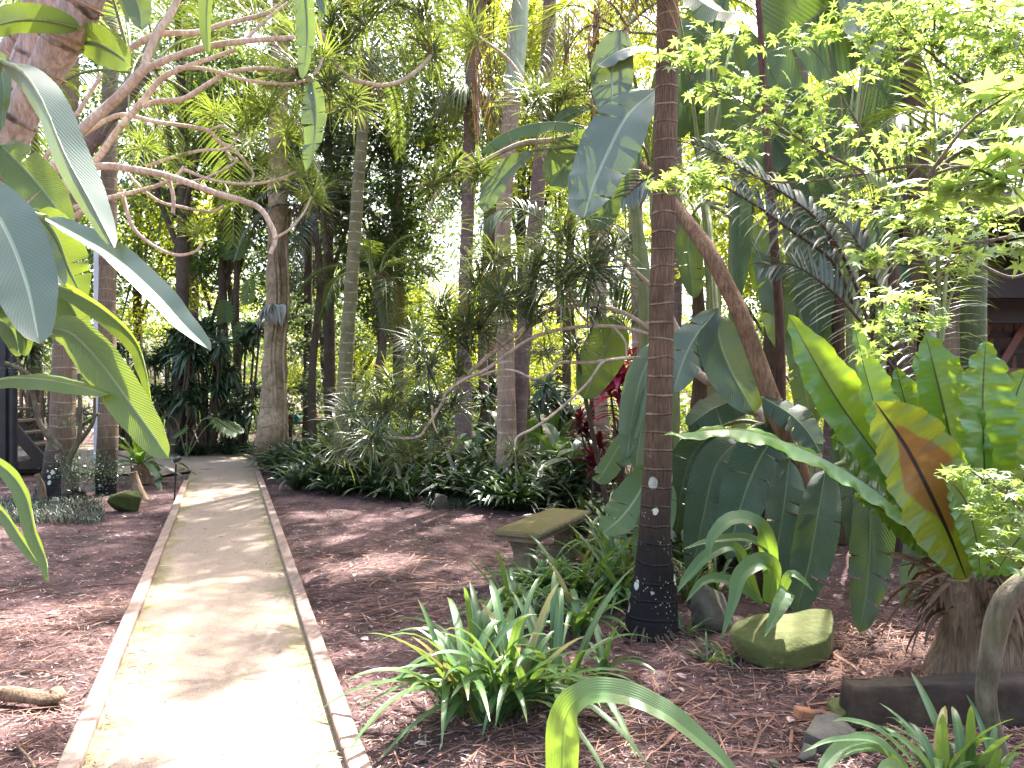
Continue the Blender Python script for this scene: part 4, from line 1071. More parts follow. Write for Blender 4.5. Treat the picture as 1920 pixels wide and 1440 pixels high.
base = np.array([-3.6, 4.4, 0])
r = thing("dracaena_tree", "many branched dracaena with bare tan limbs and spiky tufts spreading above the path", "tree", base)
b = B(); tube(b, [base, (-3.5, 4.4, .8), P(-120, 540, 4.3), P(-20, 450, 4.25), P(45, 385, 4.2)], [.10, .075, .05, .04, .036], n=30, seg=12, lump=.08); part("trunk", b, DRAC_BARK, r)
b = B(); tube(b, [base + (0, .2, 0), (-3.5, 4.7, .9), P(-80, 480, 4.5), P(60, 400, 4.45), P(150, 320, 4.4)], [.08, .06, .045, .04, .03], n=30, seg=12, lump=.08); part("trunk", b, DRAC_BARK, r)
branches(r, [
 ([(28, 405), (75, 345), (112, 300), (150, 247), (215, 187), (268, 132), (279, 122)], 4.2, 4.2, 27, 18),
 ([(268, 132), (276, 105), (292, 68), (318, 30), (345, -25)], 4.2, 4.3, 17, 14),
 ([(278, 127), (330, 105), (400, 85), (470, 76), (553, 70)], 4.2, 4.1, 15, 10),
 ([(60, 450), (130, 350), (180, 300), (222, 243), (270, 187), (300, 150), (335, 130), (400, 108), (442, 92)], 4.35, 4.5, 18, 8),
 ([(268, 200), (295, 190), (345, 185), (395, 155), (430, 135), (490, 128), (555, 135)], 4.4, 4.5, 12, 8),
 ([(225, 104), (290, 66), (370, 61), (420, 45), (500, 25), (535, 0)], 4.3, 4.4, 13, 9),
 ([(335, 128), (375, 128), (420, 138), (460, 150), (545, 157), (590, 138), (606, 108)], 4.4, 4.5, 8, 6),
 ([(140, 325), (190, 312), (240, 316), (320, 332), (400, 360), (478, 385), (504, 415), (516, 448), (507, 476)], 4.3, 4.2, 17, 9),
 ([(515, 447), (545, 428), (570, 398), (584, 368)], 4.2, 4.2, 6, 4),
 ([(150, 255), (200, 225), (235, 215), (290, 228), (385, 243), (410, 265), (440, 282), (462, 306)], 4.6, 4.7, 11, 6),
 ([(275, 312), (330, 293), (380, 282), (425, 278), (450, 252)], 4.6, 4.6, 8, 5),
 ([(140, 390), (210, 370), (290, 350), (330, 330), (345, 312)], 4.3, 4.4, 11, 6),
 ([(228, 355), (236, 390), (252, 430), (290, 462), (330, 478), (365, 472), (380, 455)], 4.4, 4.4, 9, 5),
 ([(240, 325), (262, 350), (300, 378), (340, 388), (395, 397), (420, 385)], 4.5, 4.5, 7, 5),
 ([(345, 318), (400, 338), (470, 345), (525, 335), (555, 322)], 4.5, 4.5, 7, 5),
 ([(410, 265), (435, 295), (445, 300), (420, 318), (380, 335), (330, 345)], 4.7, 4.6, 6, 5),
 ([(318, 340), (325, 370), (324, 400)], 4.3, 4.3, 9, 8),
 ([(440, 280), (460, 305), (475, 325), (470, 345)], 4.7, 4.7, 6, 4),
 ([(395, 243), (415, 236), (432, 243)], 4.6, 4.6, 5, 4),
 ([(460, 75), (490, 45), (520, 20), (540, 5)], 4.2, 4.3, 8, 6),
 ([(120, 420), (180, 380), (230, 365)], 4.3, 4.3, 14, 9),
 ([(80, 300), (60, 330), (110, 260), (150, 205), (190, 140)], 4.8, 4.8, 10, 8),
 ([(660, 150), (720, 160), (765, 145), (800, 115), (812, 95)], 5.0, 5.2, 10, 7),
 ([(545, 0), (600, 60), (630, 120), (660, 150)], 4.8, 5.0, 12, 10),
], DRAC_BARK)
tufts(r, [(268, 272, 4.4, 48), (405, 212, 4.7, 52), (458, 222, 4.7, 62), (502, 206, 4.8, 62), (468, 262, 4.9, 52), (492, 296, 4.7, 55), (430, 372, 4.6, 50),
  (372, 438, 4.5, 50), (562, 322, 4.5, 58), (585, 366, 4.3, 50), (606, 104, 4.6, 70), (556, 62, 4.2, 60), (540, 0, 4.4, 75), (450, 250, 4.7, 45),
  (345, 300, 4.6, 40), (535, 250, 4.9, 58), (510, 330, 4.8, 50), (320, 345, 4.7, 40)], TUFT_Y)
tufts(r, [(680, 30, 5.2, 95), (800, 22, 5.3, 82), (642, 90, 5.1, 85), (560, 130, 4.6, 62), (620, 30, 5.0, 80), (660, 190, 5.4, 60), (740, -10, 5.2, 80), (812, 95, 5.2, 58), (556, 132, 4.5, 46), (480, 40, 4.6, 60), (395, 60, 4.6, 55), (615, 160, 5.0, 66), (520, 150, 4.8, 50)], TUFT)

base = np.array([P(1480, 900, 6.3)[0], 6.3, 0])
r = thing("dracaena_tree", "sprawling dracaena reaching out behind the ringed palm with dark narrow leaf tufts over the clivias", "tree", base)
b = B(); tube(b, [base, P(1430, 800, 6.25), P(1400, 765, 6.2), P(1310, 702, 6.2), P(1240, 650, 6.2), P(1215, 600, 6.2)], [.07, .05, .042, .038, .034, .028], n=36, seg=10, lump=.08); part("trunk", b, DRAC_BARK, r)
b = B(); tube(b, [P(1310, 702, 6.2), P(1270, 620, 6.2), P(1240, 560, 6.2), P(1212, 528, 6.2), P(1168, 490, 6.2), P(1110, 455, 6.2)], [.034, .03, .026, .02, .015, .01], n=30, seg=9, lump=.08); part("branch", b, DRAC_BARK, r)
branches(r, [
 ([(1225, 620), (1165, 585), (1100, 572), (1035, 580), (985, 615), (930, 655), (865, 712), (832, 742)], 6.2, 6.4, 9, 11),
 ([(1225, 628), (1160, 613), (1100, 612), (1040, 620), (985, 640), (915, 690), (870, 712), (838, 735), (828, 757), (800, 800), (780, 820), (722, 820)], 6.2, 6.2, 8, 6),
 ([(1225, 672), (1170, 672), (1130, 677), (1100, 680), (1050, 680), (1035, 698), (1003, 710), (965, 695), (930, 695), (898, 706)], 6.2, 6.3, 8, 4),
 ([(1225, 668), (1165, 673), (1130, 680), (1100, 720), (1040, 775), (1000, 803), (972, 818), (966, 835), (975, 855)], 6.2, 5.9, 7, 5),
 ([(1115, 614), (1085, 585), (1065, 545), (1050, 500)], 6.2, 6.2, 6, 4),
 ([(1100, 572), (1060, 560), (1010, 575), (960, 578)], 6.3, 6.4, 7, 4),
 ([(1150, 612), (1172, 640), (1175, 668), (1180, 680)], 6.2, 6.2, 5, 4),
 ([(985, 615), (965, 640), (940, 650), (920, 640)], 6.3, 6.3, 5, 4),
 ([(810, 760), (812, 790), (820, 812)], 6.2, 6.2, 6, 4),
], DRAC_BARK)
tufts(r, [(905, 612, 6.4, 82), (838, 612, 6.5, 80), (828, 566, 6.5, 72), (898, 528, 6.5, 82), (1000, 590, 6.2, 80), (1055, 520, 6.2, 110), (1008, 500, 6.3, 85), (1105, 505, 6.2, 95),
  (802, 690, 6.4, 78), (766, 770, 6.3, 68), (700, 822, 6.2, 70), (965, 850, 5.9, 62), (1078, 650, 6.2, 52), (1120, 585, 6.3, 60), (870, 645, 6.4, 75), (985, 560, 6.3, 62), (820, 815, 6.3, 55), (860, 700, 6.5, 60),
  (940, 560, 6.3, 70), (1060, 440, 6.2, 80), (1150, 470, 6.3, 70), (735, 720, 6.6, 70), (850, 760, 6.5, 60), (780, 640, 6.6, 60), (1020, 660, 6.5, 45), (660, 780, 6.6, 75), (720, 770, 6.5, 75), (640, 840, 6.4, 70), (760, 850, 6.4, 70), (690, 730, 6.8, 60), (810, 765, 6.3, 60), (880, 600, 6.2, 75), (930, 480, 6.4, 70)], TUFT)

base = np.array([P(1500, 915, 5.35)[0], 5.35, 0])
r = thing("dracaena_tree", "rough brown leaning trunk running up behind the ringed palm to spiky tufts high above", "tree", base)
b = B(); tube(b, [base, P(1497, 910, 5.35), P(1470, 820, 5.35), P(1430, 700, 5.42), P(1375, 560, 5.5), P(1320, 460, 5.7), P(1272, 392, 6.0), P(1215, 320, 6.5), P(1130, 245, 6.9)], [.075, .075, .066, .064, .06, .055, .045, .035, .02], n=70, seg=14, lump=.09, seed=8); part("trunk", b, ROUGH_BARK, r)
branches(r, [
 ([(1140, 250), (1118, 240), (1112, 205), (1105, 170)], 6.9, 6.5, 8, 5),
 ([(1140, 250), (1060, 232), (1030, 225), (1010, 190)], 6.9, 6.6, 9, 5),
 ([(1120, 242), (1040, 262), (975, 270), (910, 300), (862, 325), (822, 360), (805, 395), (812, 415), (826, 412)], 6.9, 6.5, 12, 6),
 ([(870, 318), (862, 312), (850, 308)], 6.6, 6.6, 6, 4),
 ([(1020, 225), (960, 120), (905, 75), (888, 65)], 6.8, 6.6, 8, 5),
], DRAC_BARK)
tufts(r, [(1000, 190, 6.6, 80), (1012, 165, 6.6, 62), (1103, 155, 6.5, 66), (1042, 226, 6.7, 55), (886, 60, 6.6, 80), (850, 312, 6.5, 50), (815, 342, 6.5, 52), (826, 414, 6.5, 66), (1060, 180, 6.6, 50), (900, 318, 6.6, 45)], [TUFT[0], TUFT_Y[0], TUFT[1]])
base = np.array([P(1462, 760, 5.6)[0], 5.6, 0])
b = B(); tube(b, [base, P(1464, 740, 5.6), P(1461, 600, 5.6), P(1452, 470, 5.6), P(1446, 380, 5.65), P(1435, 200, 5.7), P(1410, -180, 5.7)], [.04, .036, .034, .031, .03, .026, .02], n=50, seg=11, lump=.1, seed=9)
r = thing("thin_tree", "thin upright dark rough stem between the leaning trunk and the fern", "tree", base)
part("trunk", b, bark_mat("dark_rough_bark", (0.07, 0.035, 0.025), (0.16, 0.09, 0.06), None, vert=5, horiz=2, bs=1.0), r)
tufts(r, [(1410, -190, 5.7, 110), (1450, -210, 5.7, 100), (1370, -200, 5.7, 100)], TUFT)
# ------------------------------------------------------------------ understorey palms on the right
def frond_palm(label, base, fl, mats, stems=(), bark=PALM_GRN, seed=1, group=None):
    g = np.random.default_rng(seed)
    r = thing("understorey_palm", label, "palm", base, group)
    for pts, rad in stems:
        bb = B(); tube(bb, pts, rad, n=50, seg=14, ring=.03, ringstep=.11, lump=.03); part("trunk", bb, bark, r)
    for pts, Y0, Y1, ll, n, w, nrm, dr, sides, mt in fl:
        bb = B(); frond(bb, pxs(pts, Y0, Y1), ll, n, w, nrm, dr, .75, .12, g, .014, .12, sides=sides)
        part("frond", bb, mt or mats, r)
    return r
bs = (1, -1)
pcane = [np.array([P(1826, 900, 5.6)[0], 5.6, 0]), P(1825, 700, 5.6), P(1826, 520, 5.6), P(1830, 380, 5.6), P(1836, 240, 5.6)]
frond_palm("palm with a thick green cane trunk ringed in cream in front of the timber house", pcane[0], [
 ([(1836, 240), (1800, 120), (1740, 20), (1660, -40)], 5.6, 5.2, .55, 40, .03, (0, -.6, .8), .5, bs, None),
 ([(1836, 240), (1880, 120), (1960, 60), (2060, 60)], 5.6, 5.2, .55, 40, .03, (0, -.6, .8), .5, bs, None),
 ([(1836, 240), (1850, 80), (1880, -60), (1900, -160)], 5.6, 5.4, .55, 40, .03, (0, -.9, .3), .4, bs, None),
 ([(1836, 250), (1900, 230), (1980, 270), (2040, 360)], 5.6, 5.0, .5, 36, .03, (0, -.6, .8), .6, bs, None),
 ([(1836, 260), (1780, 220), (1700, 210), (1640, 250), (1600, 330)], 5.6, 5.5, .5, 36, .03, (0, -.6, .8), .6, bs, None),
], FM, [(pcane, [.10, .09, .085, .08, .07])], seed=31)
p0 = np.array([P(1690, 900, 5.0)[0], 5.0, 0])
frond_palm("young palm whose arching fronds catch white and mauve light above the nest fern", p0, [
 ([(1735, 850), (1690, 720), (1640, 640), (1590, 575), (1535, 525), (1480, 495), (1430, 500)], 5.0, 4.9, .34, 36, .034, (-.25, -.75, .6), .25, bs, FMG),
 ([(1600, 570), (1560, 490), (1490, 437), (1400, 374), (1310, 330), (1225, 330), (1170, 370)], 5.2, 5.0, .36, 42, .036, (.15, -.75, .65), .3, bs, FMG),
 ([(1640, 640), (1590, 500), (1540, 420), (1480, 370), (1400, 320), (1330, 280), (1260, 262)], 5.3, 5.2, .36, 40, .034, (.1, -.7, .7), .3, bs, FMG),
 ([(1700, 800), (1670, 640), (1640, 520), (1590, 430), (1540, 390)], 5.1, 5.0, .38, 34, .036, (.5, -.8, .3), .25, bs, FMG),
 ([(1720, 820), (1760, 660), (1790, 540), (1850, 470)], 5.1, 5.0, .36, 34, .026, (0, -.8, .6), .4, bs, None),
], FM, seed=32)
p1 = np.array([P(1765, 900, 4.6)[0], 4.6, 0])
frond_palm("palm with broad dark leaflets fanned against the glare behind the maple", p1, [
 ([(1765, 640), (1758, 460), (1756, 330), (1752, 220), (1738, 130), (1690, 60), (1630, 30)], 4.6, 4.5, .40, 36, .032, (.2, -1, .15), .18, bs, None),
 ([(1765, 640), (1780, 480), (1830, 330), (1900, 240), (1980, 220)], 4.6, 4.4, .40, 36, .032, (0, -.7, .6), .35, bs, None),
 ([(1765, 640), (1740, 500), (1690, 400), (1630, 340), (1560, 310)], 4.6, 4.6, .36, 36, .03, (0, -.7, .7), .4, bs, FMY),
], FM, seed=33)
p2 = np.array([P(1510, 720, 8.5)[0], 8.5, 0])
ptop = [p2, P(1505, 480, 8.5), P(1500, 200, 8.5), P(1500, -60, 8.5)]
r = frond_palm("tall palm of yellow green fronds filling the gap behind the big paddle leaves", p2, [], FMY, [(ptop, [.12, .1, .09, .08])], seed=34, bark=PALM_SLIM)
crown_fronds(r, ptop[-1] - p2, FMY, 10, 2.6, .9, np.random.default_rng(34), .6, sag=.85)
p3 = np.array([P(1205, 720, 9.5)[0], 9.5, 0])
ptop = [p3, P(1195, 480, 9.5), P(1180, 250, 9.5), P(1165, 60, 9.5)]
r = frond_palm("palm with bright fronds and brown dead ones hanging beside the green crownshaft", p3, [], FMY, [(ptop, [.1, .09, .08, .08])], seed=35, bark=PALM_PALE)
crown_fronds(r, ptop[-1] - p3, FMY, 10, 2.3, .9, np.random.default_rng(35), .55, sag=.95)
g = np.random.default_rng(36)
for k, pts in enumerate(([(1150, 60), (1100, 50), (1060, 110), (1050, 220)], [(1160, 60), (1120, 90), (1095, 170), (1090, 280)], [(1150, 50), (1080, 10), (1030, 40), (1015, 140)])):
    bb = B(); frond(bb, pxs(pts, 9.4, 9.1), .55, 40, .02, (0, -1, .1), .9, .5, 0, g, .014, .15, power=1.2); part("dead_frond", bb, [DEADF, STEM_B], r, label="brown withered hanging frond")
p4 = np.array([P(1150, 760, 7.8)[0], 7.8, 0])
frond_palm("small palm with grey green drooping fronds between the tufts of the sprawling dracaena", p4, [
 ([(1078, 560), (1060, 470), (1010, 410), (950, 390), (900, 420)], 7.5, 7.3, .45, 40, .024, (0, -.7, .7), .4, bs, None),
 ([(1078, 560), (1090, 450), (1150, 420), (1210, 470)], 7.5, 7.3, .45, 40, .024, (0, -.7, .7), .4, bs, None),
 ([(1078, 560), (1070, 430), (1075, 340), (1100, 280)], 7.5, 7.5, .5, 40, .024, (0, -1, .2), .4, bs, FMY),
 ([(1078, 560), (1030, 480), (985, 470), (940, 520)], 7.5, 7.2, .45, 40, .024, (0, -.7, .7), .5, bs, None),
 ([(1078, 560), (1130, 500), (1180, 540), (1200, 600)], 7.5, 7.2, .45, 40, .024, (0, -.7, .7), .5, bs, None),
], FM, [([p4, P(1078, 640, 7.5), P(1078, 560, 7.5)], [.025, .02, .02])], bark=DARK_BARK, seed=37)
# palms seen through the branches on the left
def mid_palm(label, px, ytop, Y, n, L, mats, bark, rad, seed, shaft=None, ll=.5, sag=.85, dead=0, lean=0):
    b0 = np.array([P(px, 720, Y)[0], Y, 0.0]); t = P(px + lean, ytop, Y)
    return palm(label, [b0, b0 * .65 + t * .35 + (math.sin(seed) * .16, 0, 0), b0 * .3 + t * .7 + (math.cos(seed * 2) * .14, 0, 0), t], rad, bark, L, n, mats, seed=seed, shaft=shaft, ll=ll, sag=sag, dead=dead, step=.16)
mid_palm("shaggy dark palm with grey drooping fronds beside the buttressed tree", 588, 395, 16, 16, 1.9, FMG, DARK_BARK, [.09, .075, .065], 41, ll=.4, sag=1.0, dead=3)
mid_palm("palm with white lit fronds behind the bare dracaena limbs", 455, 190, 18.3, 16, 2.6, FMG, DARK_BARK, [.08, .07, .06], 42, ll=.55)
mid_palm("palm with yellow green fronds behind the tan dracaena limbs", -330, 130, 8.5, 12, 2.4, FM, PALM_PURP, [.12, .1, .09], 43, ll=.5, lean=600)
mid_palm("small dark palm with arching fronds beyond the slender ringed trunk", 706, 520, 15, 12, 1.6, FM, DARK_BARK, [.1, .08, .07], 44, ll=.35, dead=2)
mid_palm("brown trunked palm standing in the dark shrubs left of the buttressed tree", 352, 40, 19.8, 14, 2.6, FM, PALM_PURP, [.16, .13, .12], 45)
mid_palm("dark palm with feathery fronds above the path bend", 432, 330, 19, 14, 2.4, FM, DARK_BARK, [.08, .07, .06], 46)
mid_palm("palm behind the crownshaft with fronds hanging to the green tufts", 1062, 120, 17, 16, 3.0, FM, DARK_BARK, [.1, .09, .08], 47, dead=3)
mid_palm("slim pale trunk palm seen between the mauve trunk and the dracaena tufts", 915, 300, 17, 12, 2.0, FM, PALM_PURP, [.12, .1, .09], 48)
mid_palm("pale palm trunk far behind the yellow green fronds", 1142, 330, 12, 14, 2.2, FMY, PALM_PALE, [.12, .1, .09], 49)
mid_palm("palm with long dark fronds over the timber house roof", 1700, 60, 7.6, 15, 2.2, FM, STEM_B, [.13, .11, .1], 50)

# ------------------------------------------------------------------ maple
g = np.random.default_rng(55)
base = np.array([1.93, 3.0, 0.0])
r = thing("maple_tree", "young maple with lichen grey trunk and thin boughs of bright star shaped leaves", "tree", base)
TK = [base + (0, 0, -.03), P(1850, 1330, 3.0), P(1862, 1230, 2.98), P(1885, 1130, 2.95), P(1960, 1050, 2.9), P(2020, 900, 2.9), P(2060, 650, 2.9), P(2060, 380, 2.9), P(2050, 100, 2.9), P(2030, -150, 2.9)]
b = B(); tube(b, TK, [.042, .036, .039, .044, .04, .037, .036, .03, .022, .012], n=70, seg=14, lump=.14, seed=4); part("trunk", b, LICHEN_BARK, r)
def bough(pts, Y0, Y1, w0, w1):
    bb = B(); s = (Y0 + Y1) / 2 / FPX / 2
    q = pxs(pts, Y0, Y1); tube(bb, q, np.linspace(w0 * s, w1 * s, 5), n=len(pts) * 7, seg=8, lump=.06, seed=len(pts)); part("branch", bb, LICHEN_BARK, r)
    return spline(q, len(pts) * 5)
tw = []
for a in (
 ([(2058, 330), (1960, 318), (1880, 312), (1780, 314), (1700, 312), (1640, 322), (1560, 335), (1470, 342), (1400, 330)], 2.9, 2.7, 11, 3),
 ([(1620, 322), (1560, 295), (1500, 262), (1440, 222), (1380, 185), (1300, 150)], 2.75, 2.65, 7, 2),
 ([(1660, 315), (1625, 260), (1590, 200), (1565, 150)], 2.75, 2.8, 6, 2),
 ([(2056, 240), (1940, 215), (1860, 190), (1790, 150), (1750, 100), (1752, 30), (1735, -40)], 2.9, 2.7, 9, 3),
 ([(1860, 190), (1780, 130), (1700, 60), (1640, -10)], 2.75, 2.7, 6, 2),
 ([(2060, 420), (1960, 430), (1860, 450), (1760, 460), (1690, 470), (1630, 490)], 2.9, 2.2, 8, 3),
 ([(2055, 150), (1960, 100), (1880, 60), (1800, 40)], 2.9, 2.7, 8, 3),
 ([(1990, 470), (1900, 520), (1800, 480), (1760, 520), (1700, 590), (1650, 650)], 2.9, 3.3, 7, 3),
 ([(1960, 1050), (1930, 980), (1890, 930), (1830, 890)], 2.9, 2.6, 7, 2),
 ([(1930, 1080), (1915, 1050), (1890, 1045), (1860, 1000)], 2.9, 2.7, 6, 2),
 ([(2058, 380), (1950, 330), (1880, 290), (1800, 300), (1740, 330)], 2.0, 1.2, 9, 3)):
    tw.append(bough(*a))
TW = np.vstack(tw)
SPR = [  # px, py, Y, radius px, leaves
 (1340, 85, 2.7, 55, 24), (1290, 112, 2.7, 40, 14), (1500, 75, 2.75, 45, 18), (1545, 62, 2.8, 35, 14), (1405, 165, 2.7, 50, 14), (1335, 175, 2.7, 40, 12), (1480, 195, 2.75, 60, 20),
 (1552, 165, 2.8, 45, 16), (1500, 250, 2.75, 50, 18), (1405, 245, 2.7, 55, 16), (1450, 225, 2.75, 40, 12), (1562, 240, 2.8, 45, 16), (1290, 335, 2.7, 50, 24), (1330, 345, 2.7, 40, 14),
 (1362, 305, 2.7, 45, 12), (1500, 300, 2.75, 50, 12), (1590, 320, 2.8, 40, 10), (1650, 285, 2.8, 45, 14), (1700, 265, 2.8, 45, 14), (1685, 45, 2.7, 60, 26), (1720, 15, 2.7, 50, 20), (1640, 70, 2.7, 45, 16),
 (1800, 55, 2.7, 70, 34), (1745, 85, 2.7, 55, 24), (1850, 105, 2.7, 60, 28), (1772, 170, 2.7, 60, 20), (1830, 190, 2.7, 60, 24), (1880, 150, 2.7, 60, 26), (1900, 60, 2.7, 60, 26), (1660, 120, 2.7, 40, 12),
 (1640, 395, 2.75, 50, 14), (1700, 400, 2.75, 50, 14), (1765, 415, 2.6, 50, 16), (1815, 395, 2.6, 50, 16), (1870, 400, 2.6, 50, 16), (1580, 380, 2.8, 40, 10),
 (1690, 470, 2.2, 55, 14), (1640, 490, 2.2, 30, 8), (1760, 462, 2.3, 50, 12), (1850, 458, 2.3, 60, 14), (1900, 470, 2.3, 50, 12), (1812, 508, 2.3, 20, 4),
 (1660, 560, 3.2, 45, 18), (1650, 605, 3.2, 40, 16), (1720, 590, 3.2, 45, 18), (1690, 625, 3.2, 40, 12), (1640, 660, 3.3, 35, 10), (1700, 560, 3.2, 40, 12), (1740, 610, 3.2, 30, 8),
 (1850, 900, 2.7, 55, 22), (1890, 920, 2.7, 50, 18), (1800, 890, 2.65, 40, 12), (1890, 1040, 2.7, 40, 14), (1900, 980, 2.7, 45, 14), (1880, 960, 2.7, 40, 12), (1850, 940, 2.7, 30, 10),
 (1900, 220, 2.6, 60, 20), (1840, 240, 2.6, 50, 14), (1600, 20, 2.75, 45, 14), (1880, 10, 2.7, 60, 24), (1780, 5, 2.7, 50, 18), (1240, 100, 2.7, 20, 4), (1250, 340, 2.7, 30, 8),
 (1800, 340, 1.2, 75, 9), (1740, 380, 1.25, 60, 7), (1850, 295, 1.2, 60, 7), (1905, 170, 1.1, 60, 7), (1890, 345, 1.15, 60, 7), (1690, 350, 1.3, 30, 3), (1900, 260, 1.2, 40, 4),
]
b = B(); bt = B()
for px, py, Y, rp, n in SPR:
    c0 = P(px, py, Y); rad = rp / FPX * Y
    n = int(n * 1.75)
    q = g.normal(0, 1, (n, 3)) * np.array([.55, .55, .26]) * rad
    pos = c0 + q
    R = rand_frames(g, n, .70)
    sc = g.uniform(.027, .045, n) * (1.15 if Y < 1.5 else 1.0)
    stamp(b, MAP_T, MAP_F, MAP_UV, pos, R, sc, g.random(n))
    k = np.argmin(np.linalg.norm(TW - c0, axis=1)); a0 = TW[k]
    if np.linalg.norm(a0 - c0) < .9:
        tube(bt, [a0, (a0 + c0) / 2 + (0, 0, .02), c0], [.0035, .0025, .0015], n=8, seg=5)
    for j in range(0, n, 2):
        tube(bt, [c0 + q[j] * .1, pos[j] - (0, 0, .004)], [.0011, .0008], n=3, seg=3, cap=False)
part("foliage", b, MAPLE, r)
part("twig", bt, LICHEN_BARK, r)

# ------------------------------------------------------------------ strap leaved plants
def strap_plant(name, label, cat, c, fans, L, W, droop, mat, rng, group=None, nleaf=9, lean=.42, rows=10, spread=.05, fold=.35):
    bb = B()
    for (ox, oy) in fans:
        n = nleaf + rng.integers(-2, 3)
        az0 = rng.uniform(0, 6.28)
        a = az0 + np.where(np.arange(n) % 2 == 0, 0, np.pi) + rng.normal(0, .55, n)
        tilt = rng.uniform(.08, 1.0, n) * lean * 2.1
        d = np.stack([np.cos(a) * tilt, np.sin(a) * tilt, np.ones(n)], -1)
        bs_ = np.stack([ox + rng.normal(0, .012, n), oy + rng.normal(0, .012, n), np.full(n, -.01)], -1)
        straps(bb, bs_, d, L * rng.uniform(.55, 1.12, n), W * rng.uniform(.8, 1.2, n), droop * rng.uniform(.35, 1.45, n), rows=rows, fold=fold, rng=rng, flip=.12, out=.62)
    return solo(name, bb, mat, label, cat, c, group, local=True)
def fans(n, rx, ry, rng):
    a = rng.uniform(0, 6.28, n); q = np.sqrt(rng.random(n))
    return list(zip(rx * q * np.cos(a), ry * q * np.sin(a)))
g = np.random.default_rng(61)
AG = [((928, 1338), "big agapanthus clump of arching strap leaves alone on the mulch, sunlit in its middle", 9, .20, .13, .62),
      ((1042, 1300), "agapanthus with upright folded leaves on the palm side of the big sunlit clump", 3, .07, .06, .60),
      ((858, 1345), "small agapanthus fan at the path side foot of the big sunlit clump", 2, .05, .05, .5),
      ((960, 1165), "agapanthus clump directly in front of the bench leg", 5, .22, .14, .52),
      ((1075, 1135), "agapanthus clump between the bench and the ringed palm", 5, .16, .14, .55),
      ((1150, 1085), "dark agapanthus clump against the back of the ringed palm foot", 5, .2, .16, .6),
      ((905, 1255), "agapanthus with one bright lit leaf behind the big sunlit clump", 3, .08, .07, .5),
      ((1135, 1260), "tiny agapanthus seedling near the palm foot", 1, .01, .01, .26),
      ((1010, 1120), "agapanthus clump at the near end of the bench", 4, .12, .10, .5),
      ((1120, 1060), "agapanthus clump below the far end of the bench", 5, .18, .14, .6),
      ((1180, 1130), "agapanthus clump pressed to the left side of the ringed palm", 4, .10, .14, .55),
      ((1075, 1190), "agapanthus clump on open mulch between the big clump and the ringed palm", 3, .12, .1, .42)]
for (px, py), lab, n, rx, ry, L in AG:
    strap_plant("agapanthus", lab, "plant", G(px, py), fans(n, rx, ry, g), L * 1.4, .046, .55, STRAP, g, "agapanthus clumps", 9)
strap_plant("agapanthus", "agapanthus with thick pale upright leaves at the bottom edge beside the maple trunk", "plant", G(1790, 1490), [(-.05, 0), (.05, .03), (.12, -.04)], .55, .042, .35, STRAP, g, "agapanthus clumps", 7, .4)
strap_plant("agapanthus", "agapanthus behind the ringed palm beside the mossy boulder", "plant", G(1300, 1115), fans(4, .2, .12, g), .5, .03, .42, STRAP, g, "agapanthus clumps", 8)
strap_plant("agapanthus", "small grassy agapanthus in front of the dark rock", "plant", G(1340, 1240), fans(2, .1, .06, g), .3, .014, .45, STRAP, g, "agapanthus clumps", 8)
strap_plant("agapanthus", "thin agapanthus sprout right beside the foot of the ringed palm", "plant", G(1290, 1195), fans(2, .05, .05, g), .28, .016, .45, STRAP, g, "agapanthus clumps", 6)

def ribbed(root, pts, Y0, Y1, hw, nrm, fold, k, prof='spear'):
    bb = B(); leaf(bb, pxs(pts, Y0, Y1), hw / FPX * (Y0 + Y1) / 2, nrm, n=40, nu=6, fold=fold, prof=prof, rnd=(k * .37) % 1, wave=.03, seed=300 + k)
    part("leaf", bb, PGRASS, root)
base = np.array([P(1055, 1440, 1.85)[0], 1.85, 0])
r = thing("palm_grass", "single long ribbed leaf bent over in an arch at the bottom edge", "plant", base)
ribbed(r, [(1040, 1900), (1048, 1620), (1053, 1440), (1060, 1350), (1095, 1306), (1155, 1300), (1235, 1330), (1310, 1385), (1370, 1445), (1440, 1560)], 1.95, 1.6, 34, [(0, -1, .1)] * 3 + [(-.3, -.8, .5), (-.2, -.5, .85), (0, -.45, .9), (.2, -.5, .85), (.3, -.6, .75), (.3, -.6, .7), (.3, -.6, .6)], .22, 0)
base = np.array([P(1400, 1150, 4.3)[0], 4.3, 0])
r = thing("palm_grass", "palm grass with ribbed arching leaves hanging over the mossy boulder", "plant", base)
for k, (pts, Y0, Y1, hw, nrm, fold) in enumerate((
  ([(1450, 1120), (1440, 1030), (1415, 980), (1370, 975), (1335, 1010), (1328, 1050)], 4.5, 4.2, 20, (-.3, -.6, .75), .3),
  ([(1440, 1130), (1448, 1070), (1425, 1055), (1390, 1080), (1375, 1130), (1352, 1200)], 4.4, 4.0, 20, (-.5, -.8, .4), .3),
  ([(1465, 1130), (1475, 1110), (1465, 1130), (1450, 1160), (1432, 1195)], 4.3, 4.0, 16, (-.3, -1, .3), .2),
  ([(1450, 1120), (1440, 1040), (1400, 1010), (1330, 1015), (1280, 1030)], 4.5, 4.3, 12, (0, -.6, .8), .3),
  ([(1460, 1125), (1480, 1080), (1500, 1085), (1525, 1108)], 4.3, 4.2, 10, (0, -.6, .8), .3),
  ([(1420, 1120), (1380, 1030), (1330, 1040), (1290, 1080), (1270, 1110)], 4.5, 4.3, 14, (-.2, -.7, .6), .3),
  ([(1430, 1130), (1370, 1090), (1320, 1090), (1285, 1130)], 4.4, 4.2, 12, (-.2, -.7, .6), .3))):
    ribbed(r, pts, Y0, Y1, hw, nrm, fold, k + 1)
base = np.array([P(1640, 1480, 2.6)[0], 2.6, 0])
r = thing("palm_grass", "palm grass with wide ribbed leaves low at the bottom edge beside the thick leaved agapanthus", "plant", base)
